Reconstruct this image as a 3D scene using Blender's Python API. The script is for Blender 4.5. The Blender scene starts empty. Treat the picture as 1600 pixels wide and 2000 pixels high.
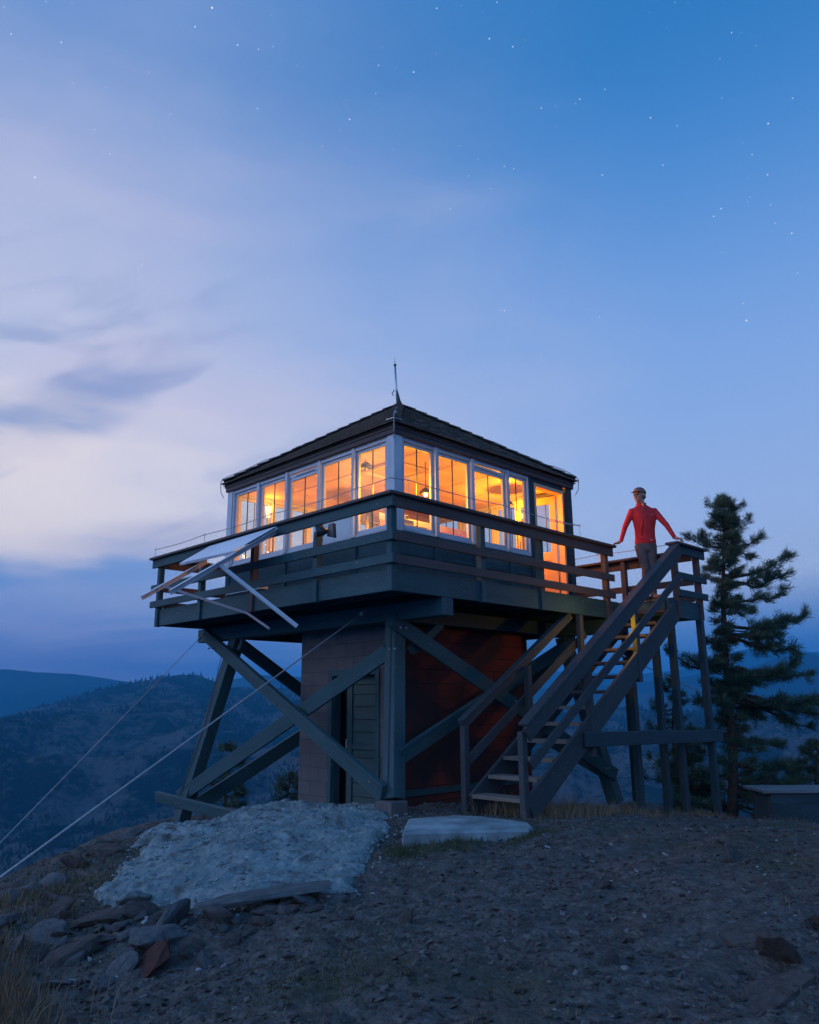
import bpy, math, random
import numpy as np
from mathutils import Vector, Matrix, noise as mnoise
random.seed(7); rng = np.random.default_rng(7)
SC = bpy.context.scene
COL = SC.collection
def lin(c):
    f = lambda v: (v/12.92 if v <= .04045 else ((v+.055)/1.055)**2.4)
    return tuple(f(v/255) for v in c)

# ------------------------------------------------------------------ camera
CAM = Vector((-7.0572, -7.4796, 1.9240))
RT = Vector((0.7145266, -0.6995795, -0.0063445)); UP = Vector((-0.162771, -0.175055, 0.971010)); BK = -Vector((0.6804097, 0.6927800, 0.2389529))
cd = bpy.data.cameras.new('camera'); cam = bpy.data.objects.new('camera', cd); COL.objects.link(cam)
cd.sensor_fit = 'VERTICAL'; cd.sensor_height = 36; cd.sensor_width = 28.8; cd.lens = 27.356
cd.clip_start = .05; cd.clip_end = 60000
M = Matrix((RT, UP, BK)).transposed().to_4x4(); M.translation = CAM; cam.matrix_world = M
SC.camera = cam
FW = Vector((.7009, .7133, 0)); RG = Vector((.7133, -.7009, 0))      # level forward / right of the view

# ------------------------------------------------------------------ look
SC.view_settings.view_transform = 'Standard'; SC.view_settings.look = 'None'
SC.view_settings.exposure = 0; SC.view_settings.gamma = 1
SC.render.engine = 'CYCLES'
SC.cycles.use_denoising = True
SC.cycles.max_bounces = 6; SC.cycles.diffuse_bounces = 3; SC.cycles.glossy_bounces = 3
SC.cycles.transparent_max_bounces = 12; SC.cycles.volume_bounces = 0
SC.cycles.sample_clamp_indirect = 4

# ------------------------------------------------------------------ world : dusk sky
W = bpy.data.worlds.new('World'); SC.world = W; W.use_nodes = True
nt = W.node_tree; N = nt.nodes; L = nt.links; N.clear()
def nd(t, **k):
    n = N.new(t)
    for a, b in k.items(): setattr(n, a, b)
    return n
def mth(op, a, b=None, c=None, clamp=False):
    n = nd('ShaderNodeMath', operation=op); n.use_clamp = clamp
    for i, v in enumerate((a, b, c)):
        if v is None: continue
        if isinstance(v, (int, float)): n.inputs[i].default_value = v
        else: L.new(v, n.inputs[i])
    return n.outputs[0]
def vdot(a, vec):
    n = nd('ShaderNodeVectorMath', operation='DOT_PRODUCT'); L.new(a, n.inputs[0]); n.inputs[1].default_value = vec; return n.outputs['Value']
def ramp(fac, stops, interp='B_SPLINE'):
    n = nd('ShaderNodeValToRGB'); n.color_ramp.interpolation = interp
    e = n.color_ramp.elements
    while len(e) < len(stops): e.new(.5)
    for i, (p, c) in enumerate(stops): e[i].position = p; e[i].color = (*c, 1)
    L.new(fac, n.inputs[0]); return n.outputs[0]
def mixc(f, a, b, mode='MIX'):
    n = nd('ShaderNodeMix', data_type='RGBA', blend_type=mode); 
    if isinstance(f, (int, float)): n.inputs[0].default_value = f
    else: L.new(f, n.inputs[0])
    for s, v in ((6, a), (7, b)):
        if isinstance(v, tuple): n.inputs[s].default_value = (*v, 1)
        else: L.new(v, n.inputs[s])
    return n.outputs[2]
def mapr(v, a, b, c=0., d=1.):
    n = nd('ShaderNodeMapRange'); n.interpolation_type = 'SMOOTHSTEP'; L.new(v, n.inputs[0])
    for i, x in zip((1, 2, 3, 4), (a, b, c, d)): n.inputs[i].default_value = x
    return n.outputs[0]
tc = nd('ShaderNodeTexCoord'); D = tc.outputs['Generated']
el = mth('MULTIPLY', mth('ARCSINE', vdot(D, (0, 0, 1))), 1/math.radians(90))      # 0..1 = horizon..zenith
az = mth('ARCTAN2', vdot(D, tuple(RG)), vdot(D, tuple(FW)))                         # 0 = view centre, + right
def E(deg): return max(0, min(1, deg/90))
rightc = ramp(el, [(0, lin((36, 106, 196))), (E(3), lin((64, 130, 212))), (E(5.2), lin((112, 162, 226))), (E(7.4), lin((204, 222, 250))), (E(10), lin((182, 206, 248))), (E(17), lin((158, 190, 242))),
                   (E(27), lin((126, 170, 232))), (E(37), lin((68, 138, 210))), (E(47), lin((36, 116, 184))), (E(64), lin((60, 134, 204))), (E(90), lin((96, 156, 220)))])
mp3 = nd('ShaderNodeMapping'); L.new(D, mp3.inputs[0]); mp3.inputs['Rotation'].default_value = (math.radians(-8), math.radians(8), math.radians(45)); mp3.inputs['Scale'].default_value = (1.6, 1.2, 5.)
nz3 = nd('ShaderNodeTexNoise'); L.new(mp3.outputs[0], nz3.inputs['Vector']); nz3.inputs['Scale'].default_value = 3.3; nz3.inputs['Detail'].default_value = 6; nz3.inputs['Roughness'].default_value = .5
el2 = mth('ADD', el, mth('MULTIPLY', mth('SUBTRACT', nz3.outputs[0], .5), .085))
leftc = ramp(el2, [(0, lin((22, 102, 196))), (E(3), lin((24, 118, 212))), (E(6), lin((60, 144, 224))), (E(8.2), lin((76, 148, 222))), (E(9.2), lin((160, 182, 228))), (E(10.6), lin((254, 246, 244))), (E(15), lin((252, 242, 242))),
                  (E(21), lin((212, 214, 236))), (E(33), lin((182, 194, 228))), (E(41), lin((140, 164, 214))), (E(49), lin((84, 140, 206))), (E(90), lin((96, 156, 220)))])
# noisy azimuth so the pink side fades raggedly
mp = nd('ShaderNodeMapping'); L.new(D, mp.inputs[0]); mp.inputs['Rotation'].default_value = (0, math.radians(12), math.radians(45)); mp.inputs['Scale'].default_value = (1.2, 1.2, 3.4)
nz = nd('ShaderNodeTexNoise'); L.new(mp.outputs[0], nz.inputs['Vector']); nz.inputs['Scale'].default_value = 1.6; nz.inputs['Detail'].default_value = 7; nz.inputs['Roughness'].default_value = .5; nz.inputs['Distortion'].default_value = .5
n1 = nz.outputs[0]
azn = mth('ADD', az, mth('MULTIPLY', mth('SUBTRACT', n1, .5), -.75))
side = mapr(azn, -.62, .38, 1, 0)
behind = mapr(vdot(D, tuple(FW)), -.2, .3, 0, 1)
side = mth('MULTIPLY', side, behind)
base = mixc(side, rightc, leftc)
# streaky cloud veils
mp2 = nd('ShaderNodeMapping'); L.new(D, mp2.inputs[0]); mp2.inputs['Rotation'].default_value = (math.radians(-14), math.radians(10), math.radians(45)); mp2.inputs['Scale'].default_value = (1.7, 1.1, 7.0)
nz2 = nd('ShaderNodeTexNoise'); L.new(mp2.outputs[0], nz2.inputs['Vector']); nz2.inputs['Scale'].default_value = 2.1; nz2.inputs['Detail'].default_value = 8; nz2.inputs['Roughness'].default_value = .46; nz2.inputs['Distortion'].default_value = .35
n2 = nz2.outputs[0]
low = mth('MULTIPLY', mapr(el, E(3), E(8)), mapr(el, E(19), E(11)))
leftw = mapr(az, .15, -.42)
def blob(ca, ce, wa, we, slope_=0.):
    da = mth('SUBTRACT', az, math.radians(ca)); de = mth('SUBTRACT', mth('SUBTRACT', el, E(ce)), mth('MULTIPLY', da, slope_*.6366))
    q1 = mth('POWER', mth('ABSOLUTE', mth('DIVIDE', da, math.radians(wa))), 2); q2 = mth('POWER', mth('ABSOLUTE', mth('DIVIDE', de, we/90)), 2)
    return mth('MULTIPLY', mapr(mth('ADD', mth('ADD', q1, q2), mth('MULTIPLY', mth('SUBTRACT', nz3.outputs[0], .5), -3.2)), 1.6, .0), 1)
def rotn(deg, sa, sb, scale, det, off=0.):
    er = mth('MULTIPLY', el, math.pi/2); c_, s_ = math.cos(math.radians(deg)), math.sin(math.radians(deg))
    p_ = mth('ADD', mth('MULTIPLY', az, c_*sa), mth('MULTIPLY', er, s_*sa)); q_ = mth('ADD', mth('MULTIPLY', az, -s_*sb), mth('MULTIPLY', er, c_*sb))
    cb = nd('ShaderNodeCombineXYZ'); L.new(p_, cb.inputs[0]); L.new(q_, cb.inputs[1]); cb.inputs[2].default_value = off
    n_ = nd('ShaderNodeTexNoise'); L.new(cb.outputs[0], n_.inputs['Vector']); n_.inputs['Scale'].default_value = scale; n_.inputs['Detail'].default_value = det; n_.inputs['Roughness'].default_value = .5; n_.inputs['Distortion'].default_value = .6
    return n_.outputs[0]
sw = rotn(24, 1., 3.4, 5.0, 6, 1.7)
swm = mth('MULTIPLY', mth('MULTIPLY', mapr(el, E(9.5), E(12.5)), mapr(el, E(36), E(22))), mapr(az, -.02, -.34))
base = mixc(mth('MULTIPLY', mth('MULTIPLY', mapr(sw, .50, .70), swm), .62), base, lin((140, 162, 208)))
dark = mth('MULTIPLY', blob(-27, 18.5, 9, 2.6, .5), .66)
base = mixc(dark, base, lin((126, 156, 206)))
pk = rotn(6, 1., 4.5, 4.0, 5, 5.2)
base = mixc(mth('MULTIPLY', mth('MULTIPLY', mapr(pk, .47, .66), mth('MULTIPLY', mapr(el, E(1.5), E(3.5)), mapr(el, E(9), E(7)))), mth('MULTIPLY', mapr(az, .1, -.1), .5)), base, lin((164, 184, 232)))
dark2 = mth('MULTIPLY', blob(-17, 11.6, 8, 1.5, .1), .45)
bright = mth('MULTIPLY', mth('MULTIPLY', mapr(n2, .58, .40), mapr(el, E(10), E(13))), mth('MULTIPLY', mapr(el, E(24), E(16)), mapr(az, -.15, -.5)))
base = mixc(mth('MULTIPLY', bright, .8), base, lin((252, 240, 240)))
base = mixc(dark2, base, lin((150, 164, 212)))
veil = mth('MULTIPLY', mth('MULTIPLY', mapr(n1, .45, .72), mapr(el, E(16), E(24))), mth('MULTIPLY', mapr(el, E(42), E(32)), mapr(az, .35, -.3)))
base = mixc(mth('MULTIPLY', veil, .38), base, lin((214, 200, 228)))
# low band streaks right side
lowr = mth('MULTIPLY', mth('MULTIPLY', mapr(nz3.outputs[0], .45, .62), mapr(el, E(11), E(5))), .4)
base = mixc(lowr, base, lin((120, 158, 222)))
# below the horizon
base = mixc(mapr(el, -.02, 0, 1, 0), base, lin((26, 38, 58)))
base = mixc(1., base, mixc(mapr(vdot(D, tuple((-RG*.75-FW*.66).normalized())), .12, .75), (1., 1., 1.), (2.5, 2.5, 2.5)), 'MULTIPLY')     # sky behind the viewer brightened as added fill light
# stars
vo = nd('ShaderNodeTexVoronoi', feature='F1'); L.new(D, vo.inputs['Vector']); vo.inputs['Scale'].default_value = 40
sx = nd('ShaderNodeSeparateColor'); L.new(vo.outputs['Color'], sx.inputs[0])
size = mth('MULTIPLY_ADD', mth('POWER', sx.outputs[0], 5), .016, .022)
star = mth('MULTIPLY', mth('LESS_THAN', vo.outputs['Distance'], size), mapr(el, E(9), E(20)))
star = mth('MULTIPLY', star, mth('MULTIPLY_ADD', mth('POWER', sx.outputs[0], 2.), .9, .15))
base = mixc(star, base, (1.3, 1.35, 1.5))
vo2 = nd('ShaderNodeTexVoronoi', feature='F1'); L.new(D, vo2.inputs['Vector']); vo2.inputs['Scale'].default_value = 95
sx2 = nd('ShaderNodeSeparateColor'); L.new(vo2.outputs['Color'], sx2.inputs[0])
st2 = mth('MULTIPLY', mth('MULTIPLY', mth('LESS_THAN', vo2.outputs['Distance'], .062), mapr(el, E(14), E(26))), mth('MULTIPLY_ADD', mth('POWER', sx2.outputs[0], 3.), .9, .08))
base = mixc(st2, base, (1.1, 1.2, 1.4))
# a little of the physical twilight sky under it
sky = nd('ShaderNodeTexSky', sky_type='NISHITA'); sky.sun_disc = False
SUN_EL, SUN_AZ = math.radians(4), math.radians(-25)
sky.sun_elevation = SUN_EL; sky.sun_rotation = math.radians(20)
base = mixc(.006, base, sky.outputs[0], 'ADD')
bg = nd('ShaderNodeBackground'); L.new(base, bg.inputs[0]); bg.inputs[1].default_value = 1.0
wo = nd('ShaderNodeOutputWorld'); L.new(bg.outputs[0], wo.inputs[0])

# afterglow of the sun that has set, broad and faint, from the left
sd = bpy.data.lights.new('sun', 'SUN'); sd.energy = .30; sd.angle = math.radians(25); sd.color = (1, .8, .85)
so = bpy.data.objects.new('sun', sd); COL.objects.link(so)
sdir = (-RG*.93 + FW*-.1 + Vector((0, 0, .35))).normalized()
so.rotation_euler = sdir.to_track_quat('Z', 'Y').to_euler()

# ------------------------------------------------------------------ materials
def newmat(name):
    m = bpy.data.materials.new(name); m.use_nodes = True; t = m.node_tree; t.nodes.clear()
    o = t.nodes.new('ShaderNodeOutputMaterial'); p = t.nodes.new('ShaderNodeBsdfPrincipled'); t.links.new(p.outputs[0], o.inputs[0])
    return m, t, p, o
def setin(p, **k):
    for a, b in k.items():
        p.inputs[a.replace('_', ' ')].default_value = b
def tnoise(t, vec, scale, detail=5, rough=.55, dist=0.):
    n = t.nodes.new('ShaderNodeTexNoise'); n.inputs['Scale'].default_value = scale; n.inputs['Detail'].default_value = detail; n.inputs['Roughness'].default_value = rough; n.inputs['Distortion'].default_value = dist
    if vec is not None: t.links.new(vec, n.inputs['Vector'])
    return n.outputs[0]
def tramp(t, fac, stops, interp='LINEAR'):
    n = t.nodes.new('ShaderNodeValToRGB'); n.color_ramp.interpolation = interp; e = n.color_ramp.elements
    while len(e) < len(stops): e.new(.5)
    for i, (p, c) in enumerate(stops): e[i].position = p; e[i].color = (*c, 1) if len(c) == 3 else c
    t.links.new(fac, n.inputs[0]); return n.outputs[0]
def tmix(t, f, a, b, mode='MIX'):
    n = t.nodes.new('ShaderNodeMix'); n.data_type = 'RGBA'; n.blend_type = mode
    if isinstance(f, (int, float)): n.inputs[0].default_value = f
    else: t.links.new(f, n.inputs[0])
    for s, v in ((6, a), (7, b)):
        if isinstance(v, tuple): n.inputs[s].default_value = (*v, 1)
        else: t.links.new(v, n.inputs[s])
    return n.outputs[2]
def tmap(t, vec, scale=(1, 1, 1), rot=(0, 0, 0)):
    n = t.nodes.new('ShaderNodeMapping'); t.links.new(vec, n.inputs[0]); n.inputs['Scale'].default_value = scale; n.inputs['Rotation'].default_value = rot; return n.outputs[0]
def tbump(t, p, h, strength=.4, dist=.01):
    n = t.nodes.new('ShaderNodeBump'); n.inputs['Strength'].default_value = strength; n.inputs['Distance'].default_value = dist; t.links.new(h, n.inputs['Height']); t.links.new(n.outputs[0], p.inputs['Normal']); return n
def coords(t, which='Object'):
    n = t.nodes.new('ShaderNodeTexCoord'); return n.outputs[which]

def timber(name, c1, c2, rough=.72, chips=.0, chipc=(.35, .36, .36), spec=.35):
    m, t, p, o = newmat(name); uv = coords(t, 'UV')
    g = tnoise(t, tmap(t, uv, (1.2, 26, 1)), 3.2, 6, .65, .9)
    b = tnoise(t, tmap(t, uv, (.7, 2.2, 1)), 1.6, 4)
    col = tmix(t, tramp(t, g, [(.3, (0, 0, 0)), (.7, (1, 1, 1))]), c1, c2)
    col = tmix(t, tramp(t, b, [(.35, (.0, .0, .0)), (.7, (.55, .55, .55))]), col, tuple(v*1.5 for v in c2))
    if chips:
        ch = tnoise(t, tmap(t, uv, (6, 22, 1)), 2.5, 3, .7)
        col = tmix(t, tramp(t, ch, [(.69-chips*.05, (0, 0, 0)), (.72, (.8, .8, .8))]), col, chipc)
    t.links.new(col, p.inputs['Base Color']); setin(p, Roughness=rough, Specular_IOR_Level=spec)
    k_ = t.nodes.new('ShaderNodeTexVoronoi'); t.links.new(tmap(t, uv, (1.1, 7, 1)), k_.inputs['Vector']); k_.inputs['Scale'].default_value = 1.3
    col2 = tmix(t, tramp(t, k_.outputs['Distance'], [(.03, (.75, .75, .75)), (.09, (0, 0, 0))]), col, tuple(v*.35 for v in c1)); t.links.new(col2, p.inputs['Base Color'])
    tbump(t, p, g, .5, .010); return m
def plain(name, c, rough=.6, var=.2, scale=8, bump=.15, metal=0., spec=.5, bscale=None):
    m, t, p, o = newmat(name); ob = coords(t)
    n = tnoise(t, ob, scale, 5)
    t.links.new(tmix(t, tramp(t, n, [(.3, (0, 0, 0)), (.7, (1, 1, 1))]), tuple(v*(1-var) for v in c), tuple(min(1, v*(1+var)) for v in c)), p.inputs['Base Color'])
    setin(p, Roughness=rough, Metallic=metal, Specular_IOR_Level=spec)
    if bump: tbump(t, p, tnoise(t, ob, bscale or scale*6, 4), bump, .004)
    return m
def emis(name, c, s):
    m, t, p, o = newmat(name); setin(p, Base_Color=(*c, 1), Emission_Color=(*c, 1), Emission_Strength=s); return m

G1 = timber('green_painted_timber', (.010, .041, .050), (.025, .070, .082), chips=.9)
G2 = timber('dark_green_timber', (.010, .026, .033), (.020, .044, .055), chips=.6)
BR = timber('weathered_brown_timber', (.044, .036, .036), (.070, .054, .052), chips=.6)
ST = timber('slate_stained_timber', (.018, .025, .030), (.038, .047, .054), chips=.8)
DECKW = timber('raw_deck_timber', (.10, .085, .07), (.15, .13, .11))
WHT = timber('white_painted_wood', (.31, .36, .41), (.41, .46, .51), rough=.5)
SHG = None
def shingles():
    m, t, p, o = newmat('weathered_cedar_shingle'); uv = coords(t, 'UV'); ob = coords(t)
    g = tnoise(t, tmap(t, uv, (40, 3, 1)), 2, 5, .6, .4); b = tnoise(t, ob, 2.2, 5)
    c = tmix(t, g, (.075, .060, .050), (.20, .165, .135)); c = tmix(t, tramp(t, b, [(.4, (0, 0, 0)), (.75, (.6, .6, .6))]), c, (.06, .05, .036))
    t.links.new(c, p.inputs['Base Color']); setin(p, Roughness=.9, Specular_IOR_Level=.2); tbump(t, p, g, .6, .01); return m
SHG = shingles()
def blockwall(name, c1, c2, mort, bw, bh, bump=.5):
    m, t, p, o = newmat(name); uv = coords(t, 'UV')
    n = t.nodes.new('ShaderNodeTexBrick'); t.links.new(uv, n.inputs['Vector'])
    n.inputs['Color1'].default_value = (*c1, 1); n.inputs['Color2'].default_value = (*c2, 1); n.inputs['Mortar'].default_value = (*mort, 1)
    n.inputs['Scale'].default_value = 1; n.inputs['Brick Width'].default_value = bw; n.inputs['Row Height'].default_value = bh; n.inputs['Mortar Size'].default_value = .008; n.inputs['Mortar Smooth'].default_value = .4
    ns = tnoise(t, uv, 3, 6); nf = tnoise(t, uv, 60, 4)
    c = tmix(t, tramp(t, ns, [(.3, (.0, .0, .0)), (.75, (.5, .5, .5))]), n.outputs[0], tuple(v*.55 for v in c1))
    t.links.new(c, p.inputs['Base Color']); setin(p, Roughness=.92, Specular_IOR_Level=.15)
    mx = t.nodes.new('ShaderNodeMath'); mx.operation = 'MULTIPLY_ADD'; t.links.new(n.outputs['Fac'], mx.inputs[0]); mx.inputs[1].default_value = -1.2; t.links.new(nf, mx.inputs[2])
    tbump(t, p, mx.outputs[0], bump, .012); return m
CMU = blockwall('painted_concrete_block', (.105, .102, .108), (.130, .124, .126), (.088, .084, .086), .4, .2)
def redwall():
    m, t, p, o = newmat('red_glow_tinted_wall'); uv = coords(t, 'UV')
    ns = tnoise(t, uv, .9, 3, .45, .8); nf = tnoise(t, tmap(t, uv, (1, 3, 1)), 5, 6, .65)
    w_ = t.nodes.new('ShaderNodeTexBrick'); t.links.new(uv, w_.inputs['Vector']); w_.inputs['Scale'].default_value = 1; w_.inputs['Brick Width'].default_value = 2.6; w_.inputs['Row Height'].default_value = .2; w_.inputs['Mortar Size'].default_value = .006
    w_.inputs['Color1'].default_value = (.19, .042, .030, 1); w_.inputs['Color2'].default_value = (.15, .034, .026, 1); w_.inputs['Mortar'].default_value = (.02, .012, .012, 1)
    c = tmix(t, tramp(t, ns, [(.42, (0, 0, 0)), (.60, (1, 1, 1))]), (.045, .026, .028), w_.outputs[0]); c = tmix(t, tramp(t, nf, [(.45, (0, 0, 0)), (.75, (.6, .6, .6))]), c, (.05, .03, .03))  # blotchy red stands for lamp glow, put into the wall colour
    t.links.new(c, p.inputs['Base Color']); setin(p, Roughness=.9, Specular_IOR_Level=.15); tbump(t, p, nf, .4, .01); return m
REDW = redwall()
CONC = plain('pale_concrete', (.19, .245, .265), .9, .42, 3.5, .7, spec=.2, bscale=60)
METAL = plain('galvanised_metal', (.42, .46, .50), .38, .12, 5, .05, metal=.75)
WMETAL = plain('white_enamel_metal', (.55, .60, .66), .4, .1, 4, .05)
DMETAL = plain('dark_metal', (.045, .05, .055), .45, .2, 9, .05, metal=.5)
CABLE = plain('steel_cable', (.30, .31, .33), .5, .2, 60, .3, metal=.5)
def glass():
    m, t, p, o = newmat('window_glass'); t.nodes.remove(p)
    g = t.nodes.new('ShaderNodeBsdfGlossy'); g.inputs['Roughness'].default_value = .02
    tr = t.nodes.new('ShaderNodeBsdfTransparent'); tr.inputs[0].default_value = (.95, .96, .95, 1)
    fr = t.nodes.new('ShaderNodeFresnel'); fr.inputs[0].default_value = 1.5
    mu = t.nodes.new('ShaderNodeMath'); mu.operation = 'MULTIPLY_ADD'; t.links.new(fr.outputs[0], mu.inputs[0]); mu.inputs[1].default_value = .95; mu.inputs[2].default_value = .02; mu.use_clamp = True
    ge = t.nodes.new('ShaderNodeNewGeometry'); fb = t.nodes.new('ShaderNodeMath'); fb.operation = 'SUBTRACT'; fb.inputs[0].default_value = 1.; t.links.new(ge.outputs['Backfacing'], fb.inputs[1])
    m2 = t.nodes.new('ShaderNodeMath'); m2.operation = 'MULTIPLY'; t.links.new(mu.outputs[0], m2.inputs[0]); t.links.new(fb.outputs[0], m2.inputs[1]); mu = m2
    ms = t.nodes.new('ShaderNodeMixShader'); t.links.new(mu.outputs[0], ms.inputs[0]); t.links.new(tr.outputs[0], ms.inputs[1]); t.links.new(g.outputs[0], ms.inputs[2]); t.links.new(ms.outputs[0], o.inputs[0])
    return m
GLASS = glass()
CREAM = timber('varnished_pine_board', (.58, .44, .28), (.68, .54, .36), rough=.6)
FLOORW = timber('brown_floor_board', (.22, .13, .08), (.3, .19, .12), rough=.5)
BEAMW = timber('dark_stained_beam', (.16, .09, .05), (.22, .13, .08), rough=.6)
DOORW = timber('orange_varnished_door', (.45, .26, .14), (.55, .33, .18), rough=.45)
PINKF = plain('pink_cotton', (.55, .16, .20), .9, .15, 6, .2); LILACF = plain('lilac_cotton', (.36, .27, .46), .9, .15, 6, .2); REDF = plain('red_wool', (.45, .035, .05), .95, .15, 10, .3)
GREYM = plain('grey_metal_sheet', (.25, .22, .24), .5, .15, 4, .05)
BLUEP = plain('pale_blue_paint', (.42, .50, .55), .7, .1, 3, .05)
BULB = emis('glowing_bulb', (1., .55, .2), 30)

# ------------------------------------------------------------------ mesh helpers
class MB:
    def __init__(s): s.v = []; s.f = []; s.u = []
    def quadbox(s, c8, uvf):
        b = len(s.v); s.v += [tuple(p) for p in c8]
        for f in ((0, 3, 2, 1), (4, 5, 6, 7), (0, 1, 5, 4), (1, 2, 6, 5), (2, 3, 7, 6), (3, 0, 4, 7)):
            s.f.append(tuple(b+i for i in f)); s.u.append([uvf(c8[i], f) for i in f])
    def beam(s, p0, p1, w, h, up=(0, 0, 1), ext=0.):
        """timber of width w (sideways) and height h (along up) from p0 to p1"""
        p0 = Vector(p0); p1 = Vector(p1); d = (p1-p0).normalized(); p0 = p0-d*ext; p1 = p1+d*ext
        up = Vector(up); sdv = d.cross(up)
        if sdv.length < 1e-4: sdv = d.cross(Vector((1, 0, 0)))
        sdv.normalize(); up = sdv.cross(d).normalized(); ln = (p1-p0).length
        c = []
        for q in (p0, p1):
            for a, b in ((-1, -1), (1, -1), (1, 1), (-1, 1)): c.append(q+sdv*a*w/2+up*b*h/2)
        ox, oy = random.random()*20, random.random()*20
        def uvf(p, f):
            r = p-p0; x = r.dot(d); y = r.dot(sdv); z = r.dot(up)
            if f in ((0, 3, 2, 1), (4, 5, 6, 7)): return (ox+y*6, oy+z)
            if f in ((0, 1, 5, 4), (2, 3, 7, 6)): return (ox+x, oy+y)
            return (ox+x, oy+z+.5)
        s.quadbox(c, uvf)
    def box(s, x0, x1, y0, y1, z0, z1, grain=None):
        dx, dy, dz = x1-x0, y1-y0, z1-z0
        if grain is None: grain = 'xyz'[[dx, dy, dz].index(max(dx, dy, dz))]
        cx, cy, cz = (x0+x1)/2, (y0+y1)/2, (z0+z1)/2
        if grain == 'x': s.beam((x0, cy, cz), (x1, cy, cz), dy, dz, (0, 0, 1))
        elif grain == 'y': s.beam((cx, y0, cz), (cx, y1, cz), dx, dz, (0, 0, 1))
        else: s.beam((cx, cy, z0), (cx, cy, z1), dy, dx, (1, 0, 0))
    def wall(s, x0, x1, y0, y1, z0, z1):
        c = [Vector(p) for p in ((x0, y0, z0), (x1, y0, z0), (x1, y1, z0), (x0, y1, z0), (x0, y0, z1), (x1, y0, z1), (x1, y1, z1), (x0, y1, z1))]
        def uvf(p, f):
            if f in ((0, 1, 5, 4), (2, 3, 7, 6)): return (p.x, p.z)
            if f in ((1, 2, 6, 5), (3, 0, 4, 7)): return (p.y, p.z)
            return (p.x, p.y)
        s.quadbox(c, uvf)
    def prism(s, poly, z0, z1, top=None):
        n = len(poly); b = len(s.v)
        s.v += [(x, y, z0) for x, y in poly]+[(x, y, z1) for x, y in (top or poly)]
        s.f.append(tuple(b+i for i in reversed(range(n)))); s.u.append([poly[i] for i in reversed(range(n))])
        s.f.append(tuple(b+n+i for i in range(n))); s.u.append([poly[i] for i in range(n)])
        for i in range(n):
            j = (i+1) % n; s.f.append((b+i, b+j, b+n+j, b+n+i)); s.u.append([(0, 0), (1, 0), (1, 1), (0, 1)])
    def tube(s, pts, rad, seg=8, closed=False):
        pts = [Vector(p) for p in pts]; n = len(pts); b = len(s.v)
        rad = rad if isinstance(rad, (list, tuple)) else [rad]*n
        ref = None
        for i, p in enumerate(pts):
            d = (pts[min(i+1, n-1)]-pts[max(i-1, 0)]); 
            if closed: d = pts[(i+1) % n]-pts[i-1]
            d.normalize()
            if ref is None: ref = d.orthogonal().normalized()
            a = (ref-d*ref.dot(d)).normalized(); ref = a; c = d.cross(a)
            for k in range(seg):
                t = 2*math.pi*k/seg; s.v.append(tuple(p+(a*math.cos(t)+c*math.sin(t))*rad[i]))
        m = n if closed else n-1
        for i in range(m):
            for k in range(seg):
                i2 = (i+1) % n; k2 = (k+1) % seg
                s.f.append((b+i*seg+k, b+i*seg+k2, b+i2*seg+k2, b+i2*seg+k)); s.u.append([(i, k), (i, k+1), (i+1, k+1), (i+1, k)])
        if not closed:
            s.f.append(tuple(b+k for k in reversed(range(seg)))); s.u.append([(0, 0)]*seg)
            s.f.append(tuple(b+(n-1)*seg+k for k in range(seg))); s.u.append([(0, 0)]*seg)
    def loft(s, rings):
        """rings: list of (centre, axisA, axisB) ellipses"""
        seg = 20; b = len(s.v)
        for c, A, B in rings:
            for k in range(seg):
                t = 2*math.pi*k/seg; s.v.append(tuple(Vector(c)+Vector(A)*math.cos(t)+Vector(B)*math.sin(t)))
        n = len(rings)
        for i in range(n-1):
            for k in range(seg):
                k2 = (k+1) % seg
                s.f.append((b+i*seg+k, b+i*seg+k2, b+(i+1)*seg+k2, b+(i+1)*seg+k)); s.u.append([(0, 0)]*4)
        s.f.append(tuple(b+k for k in reversed(range(seg)))); s.u.append([(0, 0)]*seg)
        s.f.append(tuple(b+(n-1)*seg+k for k in range(seg))); s.u.append([(0, 0)]*seg)
    def ball(s, c, r, A=None, seg=12, rings=8):
        c = Vector(c); r = r if isinstance(r, (tuple, list)) else (r, r, r); A = A or (Vector((1, 0, 0)), Vector((0, 1, 0)), Vector((0, 0, 1)))
        b = len(s.v)
        for i in range(rings+1):
            th = math.pi*i/rings
            for k in range(seg):
                t = 2*math.pi*k/seg
                s.v.append(tuple(c+A[0]*r[0]*math.sin(th)*math.cos(t)+A[1]*r[1]*math.sin(th)*math.sin(t)+A[2]*r[2]*math.cos(th)))
        for i in range(rings):
            for k in range(seg):
                k2 = (k+1) % seg
                s.f.append((b+i*seg+k, b+(i+1)*seg+k, b+(i+1)*seg+k2, b+i*seg+k2)); s.u.append([(0, 0)]*4)
    def build(s, name, mat, parent=None, bevel=0., smooth=False, remesh=0.):
        me = bpy.data.meshes.new(name); me.from_pydata(s.v, [], s.f); 
        uvl = me.uv_layers.new(name='UVMap'); fl = []
        for q in s.u:
            for a in q: fl += [a[0], a[1]]
        if len(fl) == len(uvl.data)*2: uvl.data.foreach_set('uv', fl)
        me.materials.append(mat)
        if smooth: me.polygons.foreach_set('use_smooth', [True]*len(me.polygons))
        me.update(); o = bpy.data.objects.new(name, me); COL.objects.link(o)
        if parent is not None: o.parent = parent; o.matrix_parent_inverse = Matrix.Translation(-parent.location)
        if bevel:
            b = o.modifiers.new('bevel', 'BEVEL'); b.width = bevel; b.segments = 1; b.limit_method = 'ANGLE'
        if remesh:
            r = o.modifiers.new('remesh', 'REMESH'); r.mode = 'VOXEL'; r.voxel_size = remesh; r.use_smooth_shade = True
            sm = o.modifiers.new('smooth', 'SMOOTH'); sm.factor = .5; sm.iterations = 3
        return o
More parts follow.
